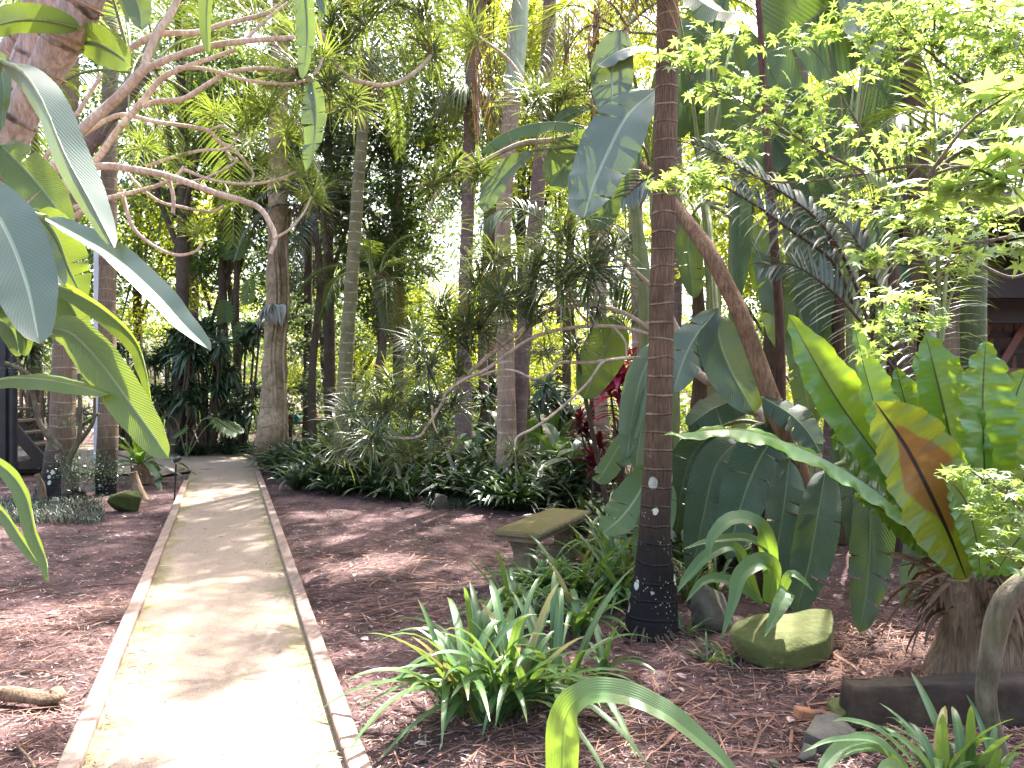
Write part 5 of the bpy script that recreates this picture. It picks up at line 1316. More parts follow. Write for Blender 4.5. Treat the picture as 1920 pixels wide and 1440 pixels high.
for k, (pts, Y0, Y1, hw, nrm, fold) in enumerate((
  ([(1690, 1500), (1672, 1425), (1640, 1395), (1590, 1400), (1550, 1430), (1530, 1470)], 2.7, 2.4, 22, (-.2, -.6, .75), .15),
  ([(1720, 1500), (1700, 1440), (1640, 1390), (1560, 1388), (1505, 1410)], 2.7, 2.4, 9, (0, -.5, .85), .3),
  ([(1740, 1500), (1710, 1430), (1650, 1370), (1590, 1350), (1560, 1352)], 2.7, 2.5, 8, (0, -.5, .85), .3),
  ([(1760, 1500), (1735, 1430), (1690, 1385), (1660, 1376)], 2.7, 2.6, 8, (0, -.6, .8), .3),
  ([(1720, 1510), (1690, 1450), (1660, 1440), (1640, 1470)], 2.6, 2.4, 18, (.1, -.8, .6), .2))):
    ribbed(r, pts, Y0, Y1, hw, nrm, fold, k + 20)

# clivias: dark strap leaved bed through the middle
g = np.random.default_rng(71)
CL = []
for k in range(4):
    bb = B()
    for (ox, oy) in fans(6, .30, .26, g):
        n = 12; a = g.uniform(0, 6.28, n); tilt = g.uniform(.15, 1.15, n)
        d = np.stack([np.cos(a) * tilt, np.sin(a) * tilt, np.ones(n)], -1)
        straps(bb, np.stack([ox + 0 * a, oy + 0 * a, 0 * a - .01], -1), d, g.uniform(.35, .72, n), g.uniform(.036, .055, n), g.uniform(.25, .6, n), rows=8, fold=.3, rng=g, flip=.15, out=.45)
    CL.append(bb.mesh("clivia", CLIV))
def clump(name, me, label, cat, loc, sc, group, rz):
    o = bpy.data.objects.new(name, me); COL.objects.link(o)
    put(o, loc, rz, sc); return tag(o, label, cat, group)
front = [(530, 886), (560, 902), (600, 918), (645, 928), (700, 934), (760, 938), (880, 948), (930, 952), (985, 958), (1040, 952), (1090, 945)]
k = 0
for row in range(5):
    for j, (px, py) in enumerate(front):
        q = G(px + g.normal(0, 8), py) + (g.normal(0, .1), .25 + row * .62 + g.normal(0, .08), 0)
        if row == 0 and 780 < px < 860: continue
        clump("clivia", CL[k % 4], "dark glossy strap leaved clivia in the bed under the two leaning palm trunks", "plant", q, g.uniform(1.15, 1.5) if row == 0 else g.uniform(1.45, 1.95), "clivias in the middle bed", g.uniform(0, 6.28)); k += 1
for j in range(16):
    q = G(g.uniform(395, 480), 852) + (g.normal(0, .2), g.uniform(.2, 2.2), 0)
    q[0] = -(5.2 + g.uniform(0, 2.0)); q[1] = g.uniform(16.6, 18.5)
    clump("clivia", CL[j % 4], "dark clivia at the far bend of the path below the corn plants", "plant", q, g.uniform(.7, 1.0), "clivias at the path bend", g.uniform(0, 6.28))
for j, (px, py) in enumerate(((1215, 985), (1160, 1000), (1270, 1030), (1330, 1060), (1120, 1010), (1250, 960), (1190, 950))):
    clump("clivia", CL[j % 4], "dark clivia in the shade behind the ringed palm and bench", "plant", G(px, py), g.uniform(1.0, 1.4), "clivias behind the ringed palm", g.uniform(0, 6.28))

# broad leaved understorey between the clivias and the trees
g = np.random.default_rng(81)
BR = []
for k in range(3):
    bb = B()
    for j in range(11):
        a = g.uniform(0, 6.28); el = g.uniform(.5, 1.35); L = g.uniform(.7, 1.15)
        d = np.array([math.cos(a) * math.cos(el), math.sin(a) * math.cos(el), math.sin(el)])
        tube(bb, [(0, 0, 0), d * L * .55], [.012, .008], n=5, seg=5, mi=1)
        c1 = d * L * .5
        leaf(bb, [c1 + d * L * .75 * s + np.array([math.cos(a), math.sin(a), 0]) * .12 * s * s - np.array([0, 0, .35 * s * s * L]) for s in (0, .4, .75, 1)], .085, (-math.cos(a), -math.sin(a), 1.2), n=12, nu=2, fold=.3, prof='spear', rnd=g.random(), seed=j)
    BR.append(bb.mesh("broadleaf_plant", [BROAD, STEM_G]))
for j, (px, Y) in enumerate(((655, 12.0), (690, 12.6), (720, 11.6), (760, 12.3), (800, 12.0), (840, 12.6), (900, 13.2), (1010, 12.4), (1060, 11.6), (1100, 12.4), (1030, 13.5), (1090, 14), (1150, 11), (680, 14), (760, 14.5), (850, 15), (1180, 12.5), (640, 17), (720, 17.5), (960, 15.5))):
    clump("broadleaf_plant", BR[j % 3], "leafy plant with long stalked dark blades behind the clivia bed", "plant", (P(px, 720, Y)[0], Y, 0), g.uniform(.9, 1.45), "broad leaved plants behind the clivias", g.uniform(0, 6.28))

# corn plants: the dark whorled shrubs beyond the path bend
g = np.random.default_rng(91)
MS = []
for k in range(3):
    bb = B()
    n = 46; a = g.uniform(0, 6.28, n); z = g.uniform(-.2, 1.3, n)
    straps(bb, np.stack([0 * a, 0 * a, g.uniform(-.14, .06, n)], -1), np.stack([np.cos(a), np.sin(a), z], -1), g.uniform(.35, .62, n), g.uniform(.05, .075, n), g.uniform(.35, .8, n), rows=8, prof='spear', fold=.3, rng=g)
    MS.append(bb.mesh("leaf_whorl", MASS))
def corn(label, c, whorls, group=None):
    r = thing("corn_plant", label, "shrub", c, group)
    for j, (dx, dy, z, s) in enumerate(whorls):
        bb = B(); c0 = np.asarray(c, float)
        tube(bb, [c0 + (dx * .2, dy * .2, 0), c0 + (dx * .8, dy * .8, z * .6), c0 + (dx, dy, z)], [.035, .028, .02], n=10, seg=7); part("stem", bb, DARK_BARK, r)
        o = part("leaf_whorl", MS[j % 3], None, r, True); put(o, (dx, dy, z), None, s, (g.normal(0, .25), g.normal(0, .25), g.uniform(0, 6.28)))
def wh(n, rx, z0, z1):
    return [(g.uniform(-rx, rx), g.uniform(-.6, .5), g.uniform(z0, z1), g.uniform(.9, 1.35)) for _ in range(n)]
corn("dark corn plant with drooping whorls right of the thinner brown palm", (P(318, 720, 17)[0], 17, 0), wh(13, .9, .7, 2.9))
corn("dark corn plant thicket with pale glints beside the path bend", (P(390, 720, 17.2)[0], 17.2, 0), wh(15, .95, .6, 3.2))
corn("tall dark corn plant close to the buttressed tree", (P(450, 720, 17.6)[0], 17.6, 0), wh(12, .7, .6, 2.9))
corn("dark corn plant behind the stairs and the stout palm", (P(235, 720, 18)[0], 18, 0), wh(12, .9, .6, 3.0))
corn("dark corn plant far left beyond the stair rail", (P(80, 720, 18.5)[0], 18.5, 0), wh(12, 1.2, .6, 3.0))
corn("dark corn plant behind the mauve palm trunk at the bed", (P(860, 720, 17)[0], 17, 0), wh(9, .9, .5, 1.7))
corn("dark corn plant right of the paired palm trunks", (P(1040, 720, 14.5)[0], 14.5, 0), wh(9, .8, .5, 1.6))
# monstera leaves
def mono_t(name, seed):
    g2 = np.random.default_rng(seed); bb = B()
    for sg in (-1, 1):
        for k in range(8):
            y0 = .08 + k * .11; L = .42 * math.sin(math.pi * min(.97, (k + 1.3) / 9.0)) ** .6
            straps(bb, [(0, y0 * .9, 0)], (sg, .38 + .06 * k, .0), L + .04, .115, .22, rows=5, fold=.1, rnd=np.array([g2.random()]))
    tube(bb, [(0, -.1, .0), (0, .5, .01), (0, .95, -.06)], [.012, .008, .003], n=8, seg=5)
    return bb.mesh(name, STREL_LT)
MONO = mono_t("leaf_blade", 3)
r = thing("monstera_plant", "monstera with split leaves low beside the far bend of the path", "plant", (P(350, 720, 16.3)[0], 16.3, 0))
for (px, py, Y, s, rx, rz) in ((312, 778, 16, .75, -.5, 1.9), (398, 782, 16, .75, -.6, -1.8), (350, 800, 16, .5, -.5, 2.6), (430, 790, 16.4, .5, -.6, -2.4)):
    o = part("leaf_blade", MONO, None, r, True); o.location = tuple(P(px, py, Y) - np.array(r.location)); o.scale = (s, s, s); o.rotation_euler = (rx, .2, rz)
    bb = B(); tube(bb, [np.array([r.location[0], 16.3, 0]), P(px, py, Y) * .5 + np.array([r.location[0], 16.3, .6]) * .5, P(px, py, Y)], [.012, .009], n=8, seg=5); part("stalk", bb, STEM_G, r)
r = thing("climbing_monstera", "climbing monstera with a big split leaf on the dark trunk beyond the bare limbs", "plant", (P(440, 720, 18.6)[0], 18.6, 0))
bb = B(); tube(bb, [(P(440, 720, 18.6)[0], 18.6, 0), P(446, 600, 18.5), P(440, 420, 18.5)], [.04, .03], n=12, seg=6); part("stem", bb, STEM_G, r)
for (px, py, s, rx, rz) in ((442, 410, 1.0, -1.9, .15), (470, 520, .6, -1.7, -.4), (420, 560, .55, -1.8, .5), (455, 600, .5, -1.8, .2)):
    o = part("leaf_blade", MONO, None, r, True); s *= 1.25; o.location = tuple(P(px, py, 18.2) - np.array(r.location)); o.scale = (s, s, s); o.rotation_euler = (rx, 0, rz)

# cordylines
def cordy(label, px, Y, pts, mat, seed):
    g2 = np.random.default_rng(seed); c = np.array([P(px, 720, Y)[0], Y, 0])
    r = thing("cordyline", label, "shrub", c)
    for (qx, qy, s) in pts:
        q = P(qx, qy, Y); bb = B(); tube(bb, [c, (c + q) / 2 + (.03, 0, 0), q], [.02, .014], n=8, seg=6); part("stem", bb, DARK_BARK, r)
        bb = B(); n = 30; a = g2.uniform(0, 6.28, n)
        straps(bb, q + np.stack([0 * a, 0 * a, g2.uniform(-.2, .05, n)], -1), np.stack([np.cos(a), np.sin(a), g2.uniform(0, 1.6, n)], -1), s * g2.uniform(.6, 1.1, n), .075 * s / .5, g2.uniform(.1, .55, n), rows=7, prof='spear', rng=g2)
        part("leaf_whorl", bb, mat, r)
cordy("bright crimson cordyline glowing left of the ringed palm", 1162, 9.5, [(1158, 680, .75), (1174, 720, .65), (1142, 715, .55), (1165, 760, .5)], CORDY, 1)
cordy("dull maroon cordyline below the crimson one", 1110, 10.0, [(1100, 800, .42), (1125, 830, .42), (1160, 800, .45), (1085, 790, .3)], CORDY_D, 2)
cordy("maroon cordyline with reddish tips in the clivias", 1105, 9.2, [(1110, 860, .4), (1150, 880, .35)], CORDY_D, 3)

# grass edging and ground cover
g = np.random.default_rng(95)
b = B(); n = 2600
px_ = g.uniform(-60, 195, n); py_ = g.uniform(938, 985, n)
q = np.array([G(x, y) for x, y in zip(px_, py_)])
a = g.uniform(0, 6.28, n)
straps(b, q, np.stack([np.cos(a) * .6, np.sin(a) * .6, np.ones(n)], -1), g.uniform(.12, .28, n), .008, g.uniform(.3, .7, n), rows=5, rng=g)
solo("mondo_grass", b, MONDO, "dark tufted mondo grass carpet around the feet of the two palms", "grass", kind="stuff")
b = B(); n = 900
q = np.array([G(x, y) for x, y in zip(g.uniform(800, 880, n), g.uniform(928, 955, n))]); a = g.uniform(0, 6.28, n)
straps(b, q, np.stack([np.cos(a) * .6, np.sin(a) * .6, np.ones(n)], -1), g.uniform(.15, .32, n), .008, g.uniform(.3, .7, n), rows=5, rng=g)
solo("mondo_grass", b, MONDO, "small dark mondo grass tuft in a gap of the clivia bed", "grass", kind="stuff")

# bare branching bush between the two left palms
g = np.random.default_rng(97)
base = G(124, 925)
r = thing("bare_bush", "bare lichen grey branching bush with a few small leaves by the stout palm", "shrub", base)
for k, pts in enumerate(([(124, 925), (122, 880), (112, 840), (78, 800), (62, 740), (50, 700), (10, 680)], [(126, 925), (128, 870), (148, 820), (150, 760), (148, 700)], [(148, 830), (175, 790), (178, 745)], [(75, 795), (95, 830), (110, 845)], [(62, 740), (40, 690), (25, 650)], [(150, 800), (172, 785), (185, 775)])):
    bb = B(); tube(bb, pxs(pts, 10.2, 10.1), [.05, .035, .022] if k < 2 else [.03, .015], n=len(pts) * 6, seg=9, lump=.1, seed=k); part("branch", bb, LICHEN_BARK, r)
b = B()
for (px, py, s, n) in ((172, 885, .20, 420), (140, 880, .12, 160), (190, 880, .14, 200), (125, 790, .10, 100), (35, 690, .14, 120), (80, 700, .08, 60), (160, 870, .14, 200)):
    cloud(b, P(px, py, 10.0) + g.normal(0, 1, (n, 3)) * (s, s, s * .6), .035, g, .4)
part("foliage", b, MASS, r)
# ------------------------------------------------------------------ trees behind
g = np.random.default_rng(101)
base = G(510, 849)
r = thing("buttressed_tree", "pale brown trunk with a flared root foot at the path bend", "tree", base)
b = B(); tube(b, [base + (0, 0, -.03), P(511, 820, 15.5), P(513, 760, 15.55), P(516, 660, 15.6), P(519, 560, 15.7), P(521, 460, 15.8), P(521, 300, 15.9), P(525, 60, 16), P(530, -160, 16)], [.42, .31, .27, .23, .22, .21, .2, .18, .14], n=80, seg=22, lump=.05, seed=6)
part("trunk", b, BUTT_BARK, r)
for k in range(7):
    a = -2.6 + k * .55
    bb = B(); tube(bb, [base + (.22 * math.cos(a), .22 * math.sin(a), .55), base + (.38 * math.cos(a), .38 * math.sin(a), .16), base + (.72 * math.cos(a), .62 * math.sin(a), -.02)], [.06, .07, .03], n=12, seg=8, lump=.12, seed=k); part("root", bb, BUTT_BARK, r)
for k, x0 in enumerate((505, 512, 530)):
    bb = B(); tube(bb, pxs([(x0, 845), (x0 + 6, 760), (x0 + 2, 660), (x0 + 12, 560), (x0 + 6, 450)], 15.25, 15.5), [.03, .022], n=24, seg=7, lump=.1, seed=k); part("vine_stem", bb, BUTT_BARK, r)
b = B()
for c0 in ((420, -150), (520, -220), (600, -150), (500, -80)):
    cloud(b, P(*c0, 16) + g.normal(0, 1, (2600, 3)) * (1.4, 1.4, .8), .13, g, .3)
part("crown", b, BGLEAF, r)
r2 = thing("staghorn_fern", "grey staghorn fern hanging on the pale buttressed trunk", "fern", P(515, 585, 15.3))
b = B(); n = 40; a = g.uniform(-1.9, 1.9, n)
straps(b, np.tile(P(515, 580, 15.4), (n, 1)), np.stack([np.sin(a), -np.ones(n) * .9, np.cos(a) * .8], -1), g.uniform(.25, .5, n), g.uniform(.04, .08, n), g.uniform(.5, 1.2, n), rows=8, rng=g, prof='strap', flip=.2)
part("frond", b, STAG, r2)
b = B()
for k in range(3):
    leaf(b, [P(505 + 10 * k, 572, 15.4), P(503 + 12 * k, 590, 15.25), P(508 + 10 * k, 612, 15.3)], .14, (0, -1, .2), n=10, nu=3, fold=.4, prof='heart', rnd=.3 * k, wave=.1)
part("shield_leaf", b, STAG, r2)

def bg_tree(name, label, px, Y, h, crown, mat, bark, rad, seed, n, lsz, group=None, lean=0.0, branches_=5, up=.4):
    """trunk with limbs; crown = list of (dx, dy, z, rx, rz) clumps"""
    g2 = np.random.default_rng(seed)
    x = P(px, 720, Y)[0]
    c = np.array([x, Y, 0.0])
    r = thing(name, label, "tree", c, group)
    top = c + (lean, 0, h)
    bb = B(); mid = (c + top) / 2 + (g2.normal(0, .15), 0, 0)
    tube(bb, [c, mid, top], [rad, rad * .75, rad * .35], n=26, seg=10, lump=.1, seed=seed)
    for k in range(min(branches_, len(crown))):
        dx, dy, z, rx, rz = crown[k]
        s = g2.uniform(.35, .7); st = c * (1 - s) + top * s
        e = c + (dx, dy, z)
        tube(bb, [st, (st + e) / 2 + (0, 0, .3), e], [rad * .4, rad * .25, rad * .08], n=12, seg=6)
    part("trunk", bb, bark, r)
    bb = B()
    tot = sum(q[3] ** 2 * q[4] for q in crown)
    for dx, dy, z, rx, rz in crown:
        m_ = int(n * rx ** 2 * rz / tot) + 60
        sub = max(4, m_ // 70)
        cc = g2.normal(0, .55, (sub, 3)) * (rx, rx, rz)
        pk = cc[g2.integers(0, sub, m_)] + g2.normal(0, .16, (m_, 3)) * (rx, rx, rz)
        cloud(bb, c + (dx, dy, z) + pk, lsz, g2, up)
    part("crown", bb, mat, r)
    return r
def cr(k, rx, z0, z1, w, seed):
    g2 = np.random.default_rng(seed)
    return [(g2.uniform(-w, w), g2.uniform(-w * .6, w * .6), g2.uniform(z0, z1), rx * g2.uniform(.7, 1.2), rx * .7 * g2.uniform(.7, 1.2)) for _ in range(k)]
bg_tree("broadleaf_tree", "dense dark tree with small glossy leaves and bright sky gaps behind the slender ringed trunk", 745, 19, 9, cr(9, 1.3, 4.0, 11.5, 1.7, 1), BGLEAF_D, DARK_BARK, .16, 1, 17000, .13)
bg_tree("broadleaf_tree", "green tree with an arching dark limb below the dense dark crown", 690, 17.5, 6, cr(6, .9, 2.8, 6.0, 1.2, 2), BGLEAF, DARK_BARK, .10, 2, 9000, .12, lean=.7)
bg_tree("broadleaf_tree", "thin tree with yellow lit leaves left of the buttressed tree", 395, 20, 8, cr(7, 1.2, 3.0, 9.0, 1.6, 3), BGLEAF_Y, DARK_BARK, .13, 3, 9000, .13)
bg_tree("broadleaf_tree", "dark leafed tree with vine behind the path bend", 425, 18.5, 8, cr(6, 1.0, 3.5, 9.0, 1.1, 4), BGLEAF, DARK_BARK, .14, 4, 8000, .14)
bg_tree("broadleaf_tree", "leafy tree showing yellow light behind the brown palm by the stairs", 265, 21, 9, cr(8, 1.4, 2.8, 10.0, 2.0, 5), BGLEAF_Y, DARK_BARK, .14, 5, 9000, .14)
bg_tree("broadleaf_tree", "dark tree filling the far left above the stairs", 60, 20, 10, cr(10, 1.8, 2.6, 11.0, 2.6, 6), BGLEAF, DARK_BARK, .2, 6, 14000, .15)
bg_tree("broadleaf_tree", "ivy wrapped dark trunk just right of the buttressed tree", 578, 19, 8, cr(7, .9, 1.2, 8.5, .8, 7), BGLEAF_D, DARK_BARK, .14, 7, 10000, .12)
bg_tree("broadleaf_tree", "dark tree with drooping leaves behind the shaggy palm", 620, 22, 9, cr(8, 1.3, 2.0, 10, 1.8, 8), BGLEAF_D, DARK_BARK, .15, 8, 10000, .15)
bg_tree("broadleaf_tree", "yellow green sunlit shrub tree far beyond the clivia bed", 790, 27, 5, cr(10, 1.6, .8, 5.4, 2.6, 9), BGLEAF_Y, DARK_BARK, .14, 9, 13000, .17)
bg_tree("broadleaf_tree", "bright sunlit bush beyond the small dark palm", 670, 28, 4, cr(9, 1.5, .7, 5.0, 2.4, 10), BGLEAF_Y, DARK_BARK, .14, 10, 11000, .17)
bg_tree("broadleaf_tree", "sunlit green tree beyond the mauve trunks", 900, 26, 5.5, cr(7, 1.4, .8, 4.2, 2.0, 11), BGLEAF_Y, DARK_BARK, .14, 11, 9000, .17)
bg_tree("broadleaf_tree", "pale sunlit tree seen between the dracaena tufts and the ringed palm", 1050, 22, 7, cr(10, 1.5, 1.0, 9.5, 2.4, 12), BGLEAF_Y, DARK_BARK, .15, 12, 12000, .16)
bg_tree("broadleaf_tree", "sunlit tree glowing through the tall clump of paddle leaves", 1320, 17, 7, cr(12, 1.5, 1.0, 9.0, 2.6, 13), BGLEAF_Y, DARK_BARK, .15, 13, 13000, .15)
bg_tree("broadleaf_tree", "dark tree behind the timber house and the fern", 1600, 18, 8, cr(10, 1.7, 2.0, 9.0, 2.8, 14), BGLEAF, DARK_BARK, .16, 14, 12000, .15)
bg_tree("broadleaf_tree", "green tree over the roof of the timber house", 1880, 17, 9, cr(9, 1.8, 5.0, 10, 2.6, 15), BGLEAF, DARK_BARK, .16, 15, 11000, .15)
bg_tree("broadleaf_tree", "high green crown behind the bright fronds left of the ringed palm", 1120, 15, 10, cr(9, 1.4, 5.0, 9.5, 1.9, 18), BGLEAF_Y, DARK_BARK, .14, 18, 12000, .13)
bg_tree("broadleaf_tree", "dark high crown over the slender ringed trunk", 620, 18, 11, cr(9, 1.5, 6.5, 12, 2.2, 19), BGLEAF_D, DARK_BARK, .15, 19, 13000, .13)
bg_tree("broadleaf_tree", "feathery tree behind the green crownshaft", 985, 18, 11, cr(7, 1.3, 6.5, 12, 1.8, 16), BGLEAF, DARK_BARK, .15, 16, 8000, .15)
bg_tree("broadleaf_tree", "tall tree crown showing above the bare dracaena limbs", 330, 17, 11, cr(9, 1.6, 6.0, 12, 2.4, 17), BGLEAF, DARK_BARK, .17, 17, 10000, .14)
bg_tree("broadleaf_tree", "sunlit tree closing the gaps behind the tall clump of paddle leaves", 1440, 14, 9, cr(10, 1.3, 3.0, 8.5, 1.9, 21), BGLEAF_Y, DARK_BARK, .13, 21, 12000, .14)
# added trees, crowns above the view shaped from the shade wanted on the mulch
def shade_tree(label, foot, limbs, zone, n, zr, seed, keep):
    g2 = np.random.default_rng(seed)
    c = np.array([foot[0], foot[1], 0.0]); r = thing("added_shade_tree", label, "tree", c)
    bb = B(); top = np.array(foot)
    tube(bb, [c, c + (.1, 0, top[2] * .5), top], [.15, .12, .09], n=30, seg=12, lump=.06, seed=seed)
    part("trunk", bb, PALM_PURP, r)
    bb = B()
    cl = []
    while len(cl) < 90:
        q = np.array([g2.uniform(zone[0], zone[1]), g2.uniform(zone[2], zone[3]), 0.0])
        if keep(q): cl.append(q + SDIR / SDIR[2] * g2.uniform(*zr))
    cl = np.array(cl)
    for e in cl[::6]:
        tube(bb, [top - (0, 0, .4), (top + e) / 2 + (0, 0, .3), e], [.05, .03, .01], n=10, seg=6)
    part("limb", bb, DARK_BARK, r)
    bb = B()
    pk = cl[g2.integers(0, len(cl), n)] + g2.normal(0, .33, (n, 3))
    cloud(bb, pk, .19, g2, .55)
    part("crown", bb, BGLEAF, r)
def off_path(q):
    xl = L0[0] + (LE[0] - L0[0]) * (q[1] - L0[1]) / (LE[1] - L0[1]); xr = R0[0] + (RE[0] - R0[0]) * (q[1] - R0[1]) / (RE[1] - R0[1])
    return q[1] > 6.2 or q[0] < xl - .3 or q[0] > xr + .45
shade_tree("tall slim grey trunk rising out of view behind the ringed palm", (3.0, 14.5, 9.5), None, (-1.4, 1.6, 5.2, 9.2), 3000, (10.5, 12.5), 201, off_path)
shade_tree("tall grey trunk rising out of view between the mauve palm and the pale ringed one", (-.55, 17.5, 10.0), None, (-4.4, -1.2, 4.0, 9.2), 3600, (10.0, 12.0), 202, off_path)
shade_tree("tall grey trunk out of view behind the timber house and the palms", (5.2, 12.5, 9.0), None, (.0, 1.5, 2.6, 4.4), 1200, (9.5, 11.5), 203, off_path)
# far wood: reads as one mass of foliage
b = B(); g = np.random.default_rng(111)
for k in range(100):
    az = g.uniform(-.72, .72); Y = g.uniform(30, 46)
    x = Y * math.tan(az)
    if -.16 < az < -.045 and g.random() < .7:
        z = g.uniform(.5, 3)
    else:
        z = g.uniform(.8, 15)
    m_ = 520
    cloud(b, np.array([x, Y, z]) + g.normal(0, 1, (m_, 3)) * (1.5, 1.2, 1.2), .32, g, .35)
solo("woodland", b, BGLEAF, "far wood closing the view as one mass of leaves", "woodland", kind="stuff")
# low growth under the far trees
b = B()
for k in range(150):
    az = g.uniform(-.7, .7); Y = g.uniform(17, 30); x = Y * math.tan(az)
    if -14 < x < -4.9 and Y < 19.6: continue
    cloud(b, np.array([x, Y, .45]) + g.normal(0, 1, (170, 3)) * (.7, .6, .38), .17, g, .5)
solo("undergrowth", b, BGLEAF, "low leafy undergrowth below the far trees", "undergrowth", kind="stuff")

# ------------------------------------------------------------------ bench
A_, Bc, Cc, D_ = G(935, 992), G(1046, 1008), G(1110, 958), G(1040, 950)
zt = .40
def PZ(px, py, z):
    Y = (CAMH - z) * FPX / (py - CY); return np.array([(px - CX) / FPX * Y, Y, z])
A_, Bc, Cc = PZ(934, 989, zt), PZ(1010, 1001, zt), PZ(1108, 957, zt)
ux = unit(Cc - Bc); Lb = np.linalg.norm(Cc - Bc); wv = A_ - Bc; wv = wv - ux * np.dot(wv, ux); Wb = np.linalg.norm(wv); uy = unit(wv)
base = Bc + wv / 2 + ux * Lb / 2; base[2] = 0
r = thing("stone_bench", "old mossy stone bench with a slab seat on two shaped legs", "bench", base)
R3 = np.stack([ux, uy, np.array([0, 0, 1.0])], 1)
b = B(); box(b, (-Lb / 2, -Wb / 2, zt - .05), (Lb / 2, Wb / 2, zt), 0, R3, base, bev=.014); box(b, (-Lb / 2 + .03, -Wb / 2 + .03, zt - .085), (Lb / 2 - .03, Wb / 2 - .03, zt - .052), 0, R3, base)
part("seat", b, BENCHST, r, smooth=False)
for s in (-1, 1):
    bb = B()
    prof = [(.0, .21), (.05, .21), (.07, .17), (.15, .13), (.22, .135), (.27, .17), (.30, .2), (.314, .2)]
    vv = []
    for z, hy in prof:
        for sx, sy in ((-1, -1), (1, -1), (1, 1), (-1, 1)):
            vv.append(base + R3 @ np.array([s * (Lb / 2 - .17) + sx * (.045 + .25 * (hy - .13)), sy * hy * .72 * Wb / .5, z * (zt - .086) / .314]))
    bb.add(vv, np.vstack([grid_faces(len(prof), 4, True), [[3, 2, 1, 0]], [[28, 29, 30, 31]]]))
    part("leg", bb, BENCHST, r, smooth=False)

# ------------------------------------------------------------------ rocks, timber, small bits
import bmesh
def hull(pts, bev, cuts, amp, seed):
    """a broken stone: the convex hull of its corners, edges worn, faces roughened"""
    bm = bmesh.new()
    for p_ in pts: bm.verts.new(tuple(p_))
    bmesh.ops.convex_hull(bm, input=bm.verts[:])
    bmesh.ops.delete(bm, geom=[v for v in bm.verts if not v.link_faces], context='VERTS')
    bmesh.ops.dissolve_limit(bm, angle_limit=.12, verts=bm.verts[:], edges=bm.edges[:])
    bmesh.ops.bevel(bm, geom=bm.edges[:], offset=bev, segments=2, affect='EDGES', profile=.6, clamp_overlap=True)
    bmesh.ops.triangulate(bm, faces=bm.faces[:])
    for _ in range(cuts):
        bmesh.ops.subdivide_edges(bm, edges=[e for e in bm.edges if e.calc_length() > .03], cuts=1, use_grid_fill=True)
        bmesh.ops.triangulate(bm, faces=bm.faces[:])
    bm.verts.ensure_lookup_table()
    v = np.array([q.co for q in bm.verts]); f = np.array([[q.index for q in fc.verts] for fc in bm.faces])
    nrm = np.array([q.normal for q in bm.verts]); bm.free()
    g2 = np.random.default_rng(seed); d = 0
    for _ in range(9):
        k = g2.normal(0, 22, 3); d = d + np.sin(v @ k + g2.uniform(0, 6))
    v = v + nrm * (d * amp / 3)[:, None]
    bb = B(); bb.add(v, f); return bb
def rock(label, px0, px1, py0, py1, Y, mat, seed, depth=None, name="rock", npt=16):
    """a broken stone filling the photo box px0..px1, py0..py1 at depth Y"""
    g2 = np.random.default_rng(seed)
    w = (px1 - px0) / FPX * Y / 2; h = (py1 - py0) / FPX * Y
    c = P((px0 + px1) / 2, py1, Y); c[2] = 0
    d = depth or w * .8
    q = unit(g2.normal(0, 1, (npt, 3))); q = np.sign(q) * np.abs(q) ** .7
    q = q / np.abs(q).max(0)
    q = q * (w, d, h * .62) + (0, d * .6, h * .38)
    k = min(w, d, h)
    return solo(name, hull(c + q, k * .14, 3, k * .02, seed), mat, label, "rock", c)
c = G(1460, 1235)
bb = hull([P(1390, 1155, 4.5), P(1480, 1148, 4.55), P(1562, 1141, 4.5), P(1563, 1182, 4.25), P(1364, 1187, 4.25), P(1446, 1220, 4.14), P(1484, 1224, 4.13), P(1552, 1200, 4.2),
           P(1400, 1242, 4.22), P(1443, 1262, 4.14), P(1497, 1258, 4.14), P(1554, 1236, 4.2), P(1380, 1225, 4.45), P(1562, 1215, 4.6), P(1400, 1225, 4.7)], .012, 3, .006, 5)
solo("boulder", bb, STONE, "mossy sandstone boulder with a sunlit top beside the leaning trunk", "rock", c)
rock("dark shaded boulder behind the mossy one", 1300, 1400, 1085, 1195, 4.8, STONE_D, 5, name="boulder")
rock("round rock wholly covered in moss at the foot of the small fern", 196, 260, 926, 962, 9.3, MOSSROCK, 6)
rock("long flat grey rock at the far side of the path bend", 300, 372, 806, 842, 17.5, STONE_D, 7, depth=.4)
rock("low rock behind the long flat rock at the bend", 235, 300, 800, 836, 18.4, STONE_D, 8, depth=.4)
rock("small dark rock at the edge of the clivia bed", 808, 846, 930, 958, 9.5, STONE_D, 9)
rock("low grey stone near the end of the dark timber", 1508, 1610, 1352, 1400, 3.25, STONE_D, 10, depth=.12)
rock("small pale lit stone touching the end of the dark timber", 1566, 1616, 1326, 1352, 3.55, STONE, 11, depth=.08)
rock("little brown stone below the low grey stone", 1500, 1535, 1395, 1425, 3.15, STONE_D, 12)
rock("tiny dark pebble at the bottom edge of the mulch", 1440, 1462, 1415, 1428, 3.1, STONE_D, 13)
c = G(1506, 1346); b = B(); box(b, (-.045, -.03, -.01), (.045, .03, .045), 0, np.array(Matrix.Rotation(.3, 3, 'Z') @ Matrix.Rotation(.25, 3, 'Y')), c, bev=.008)
solo("brick", b, BRICK, "broken orange brick half sunk in the mulch", "brick", c, smooth=False)
q0, q1 = G(1600, 1368) + (0, .08, 0), G(1600, 1368) + (1.55, .17, 0)
zs = [(-.08, -.02), (.08, -.02), (.07, .185), (-.075, .195)]
c = G(1700, 1372)
bb = hull([q + (0, dy, dz) + (g.normal(0, .006), 0, g.normal(0, .008)) for q in (q0, q1) for dy, dz in zs], .022, 4, .009, 8)
b = bb
solo("garden_sleeper", b, TIMBER_D, "dark weathered timber sleeper retaining the fern bed", "timber", c)
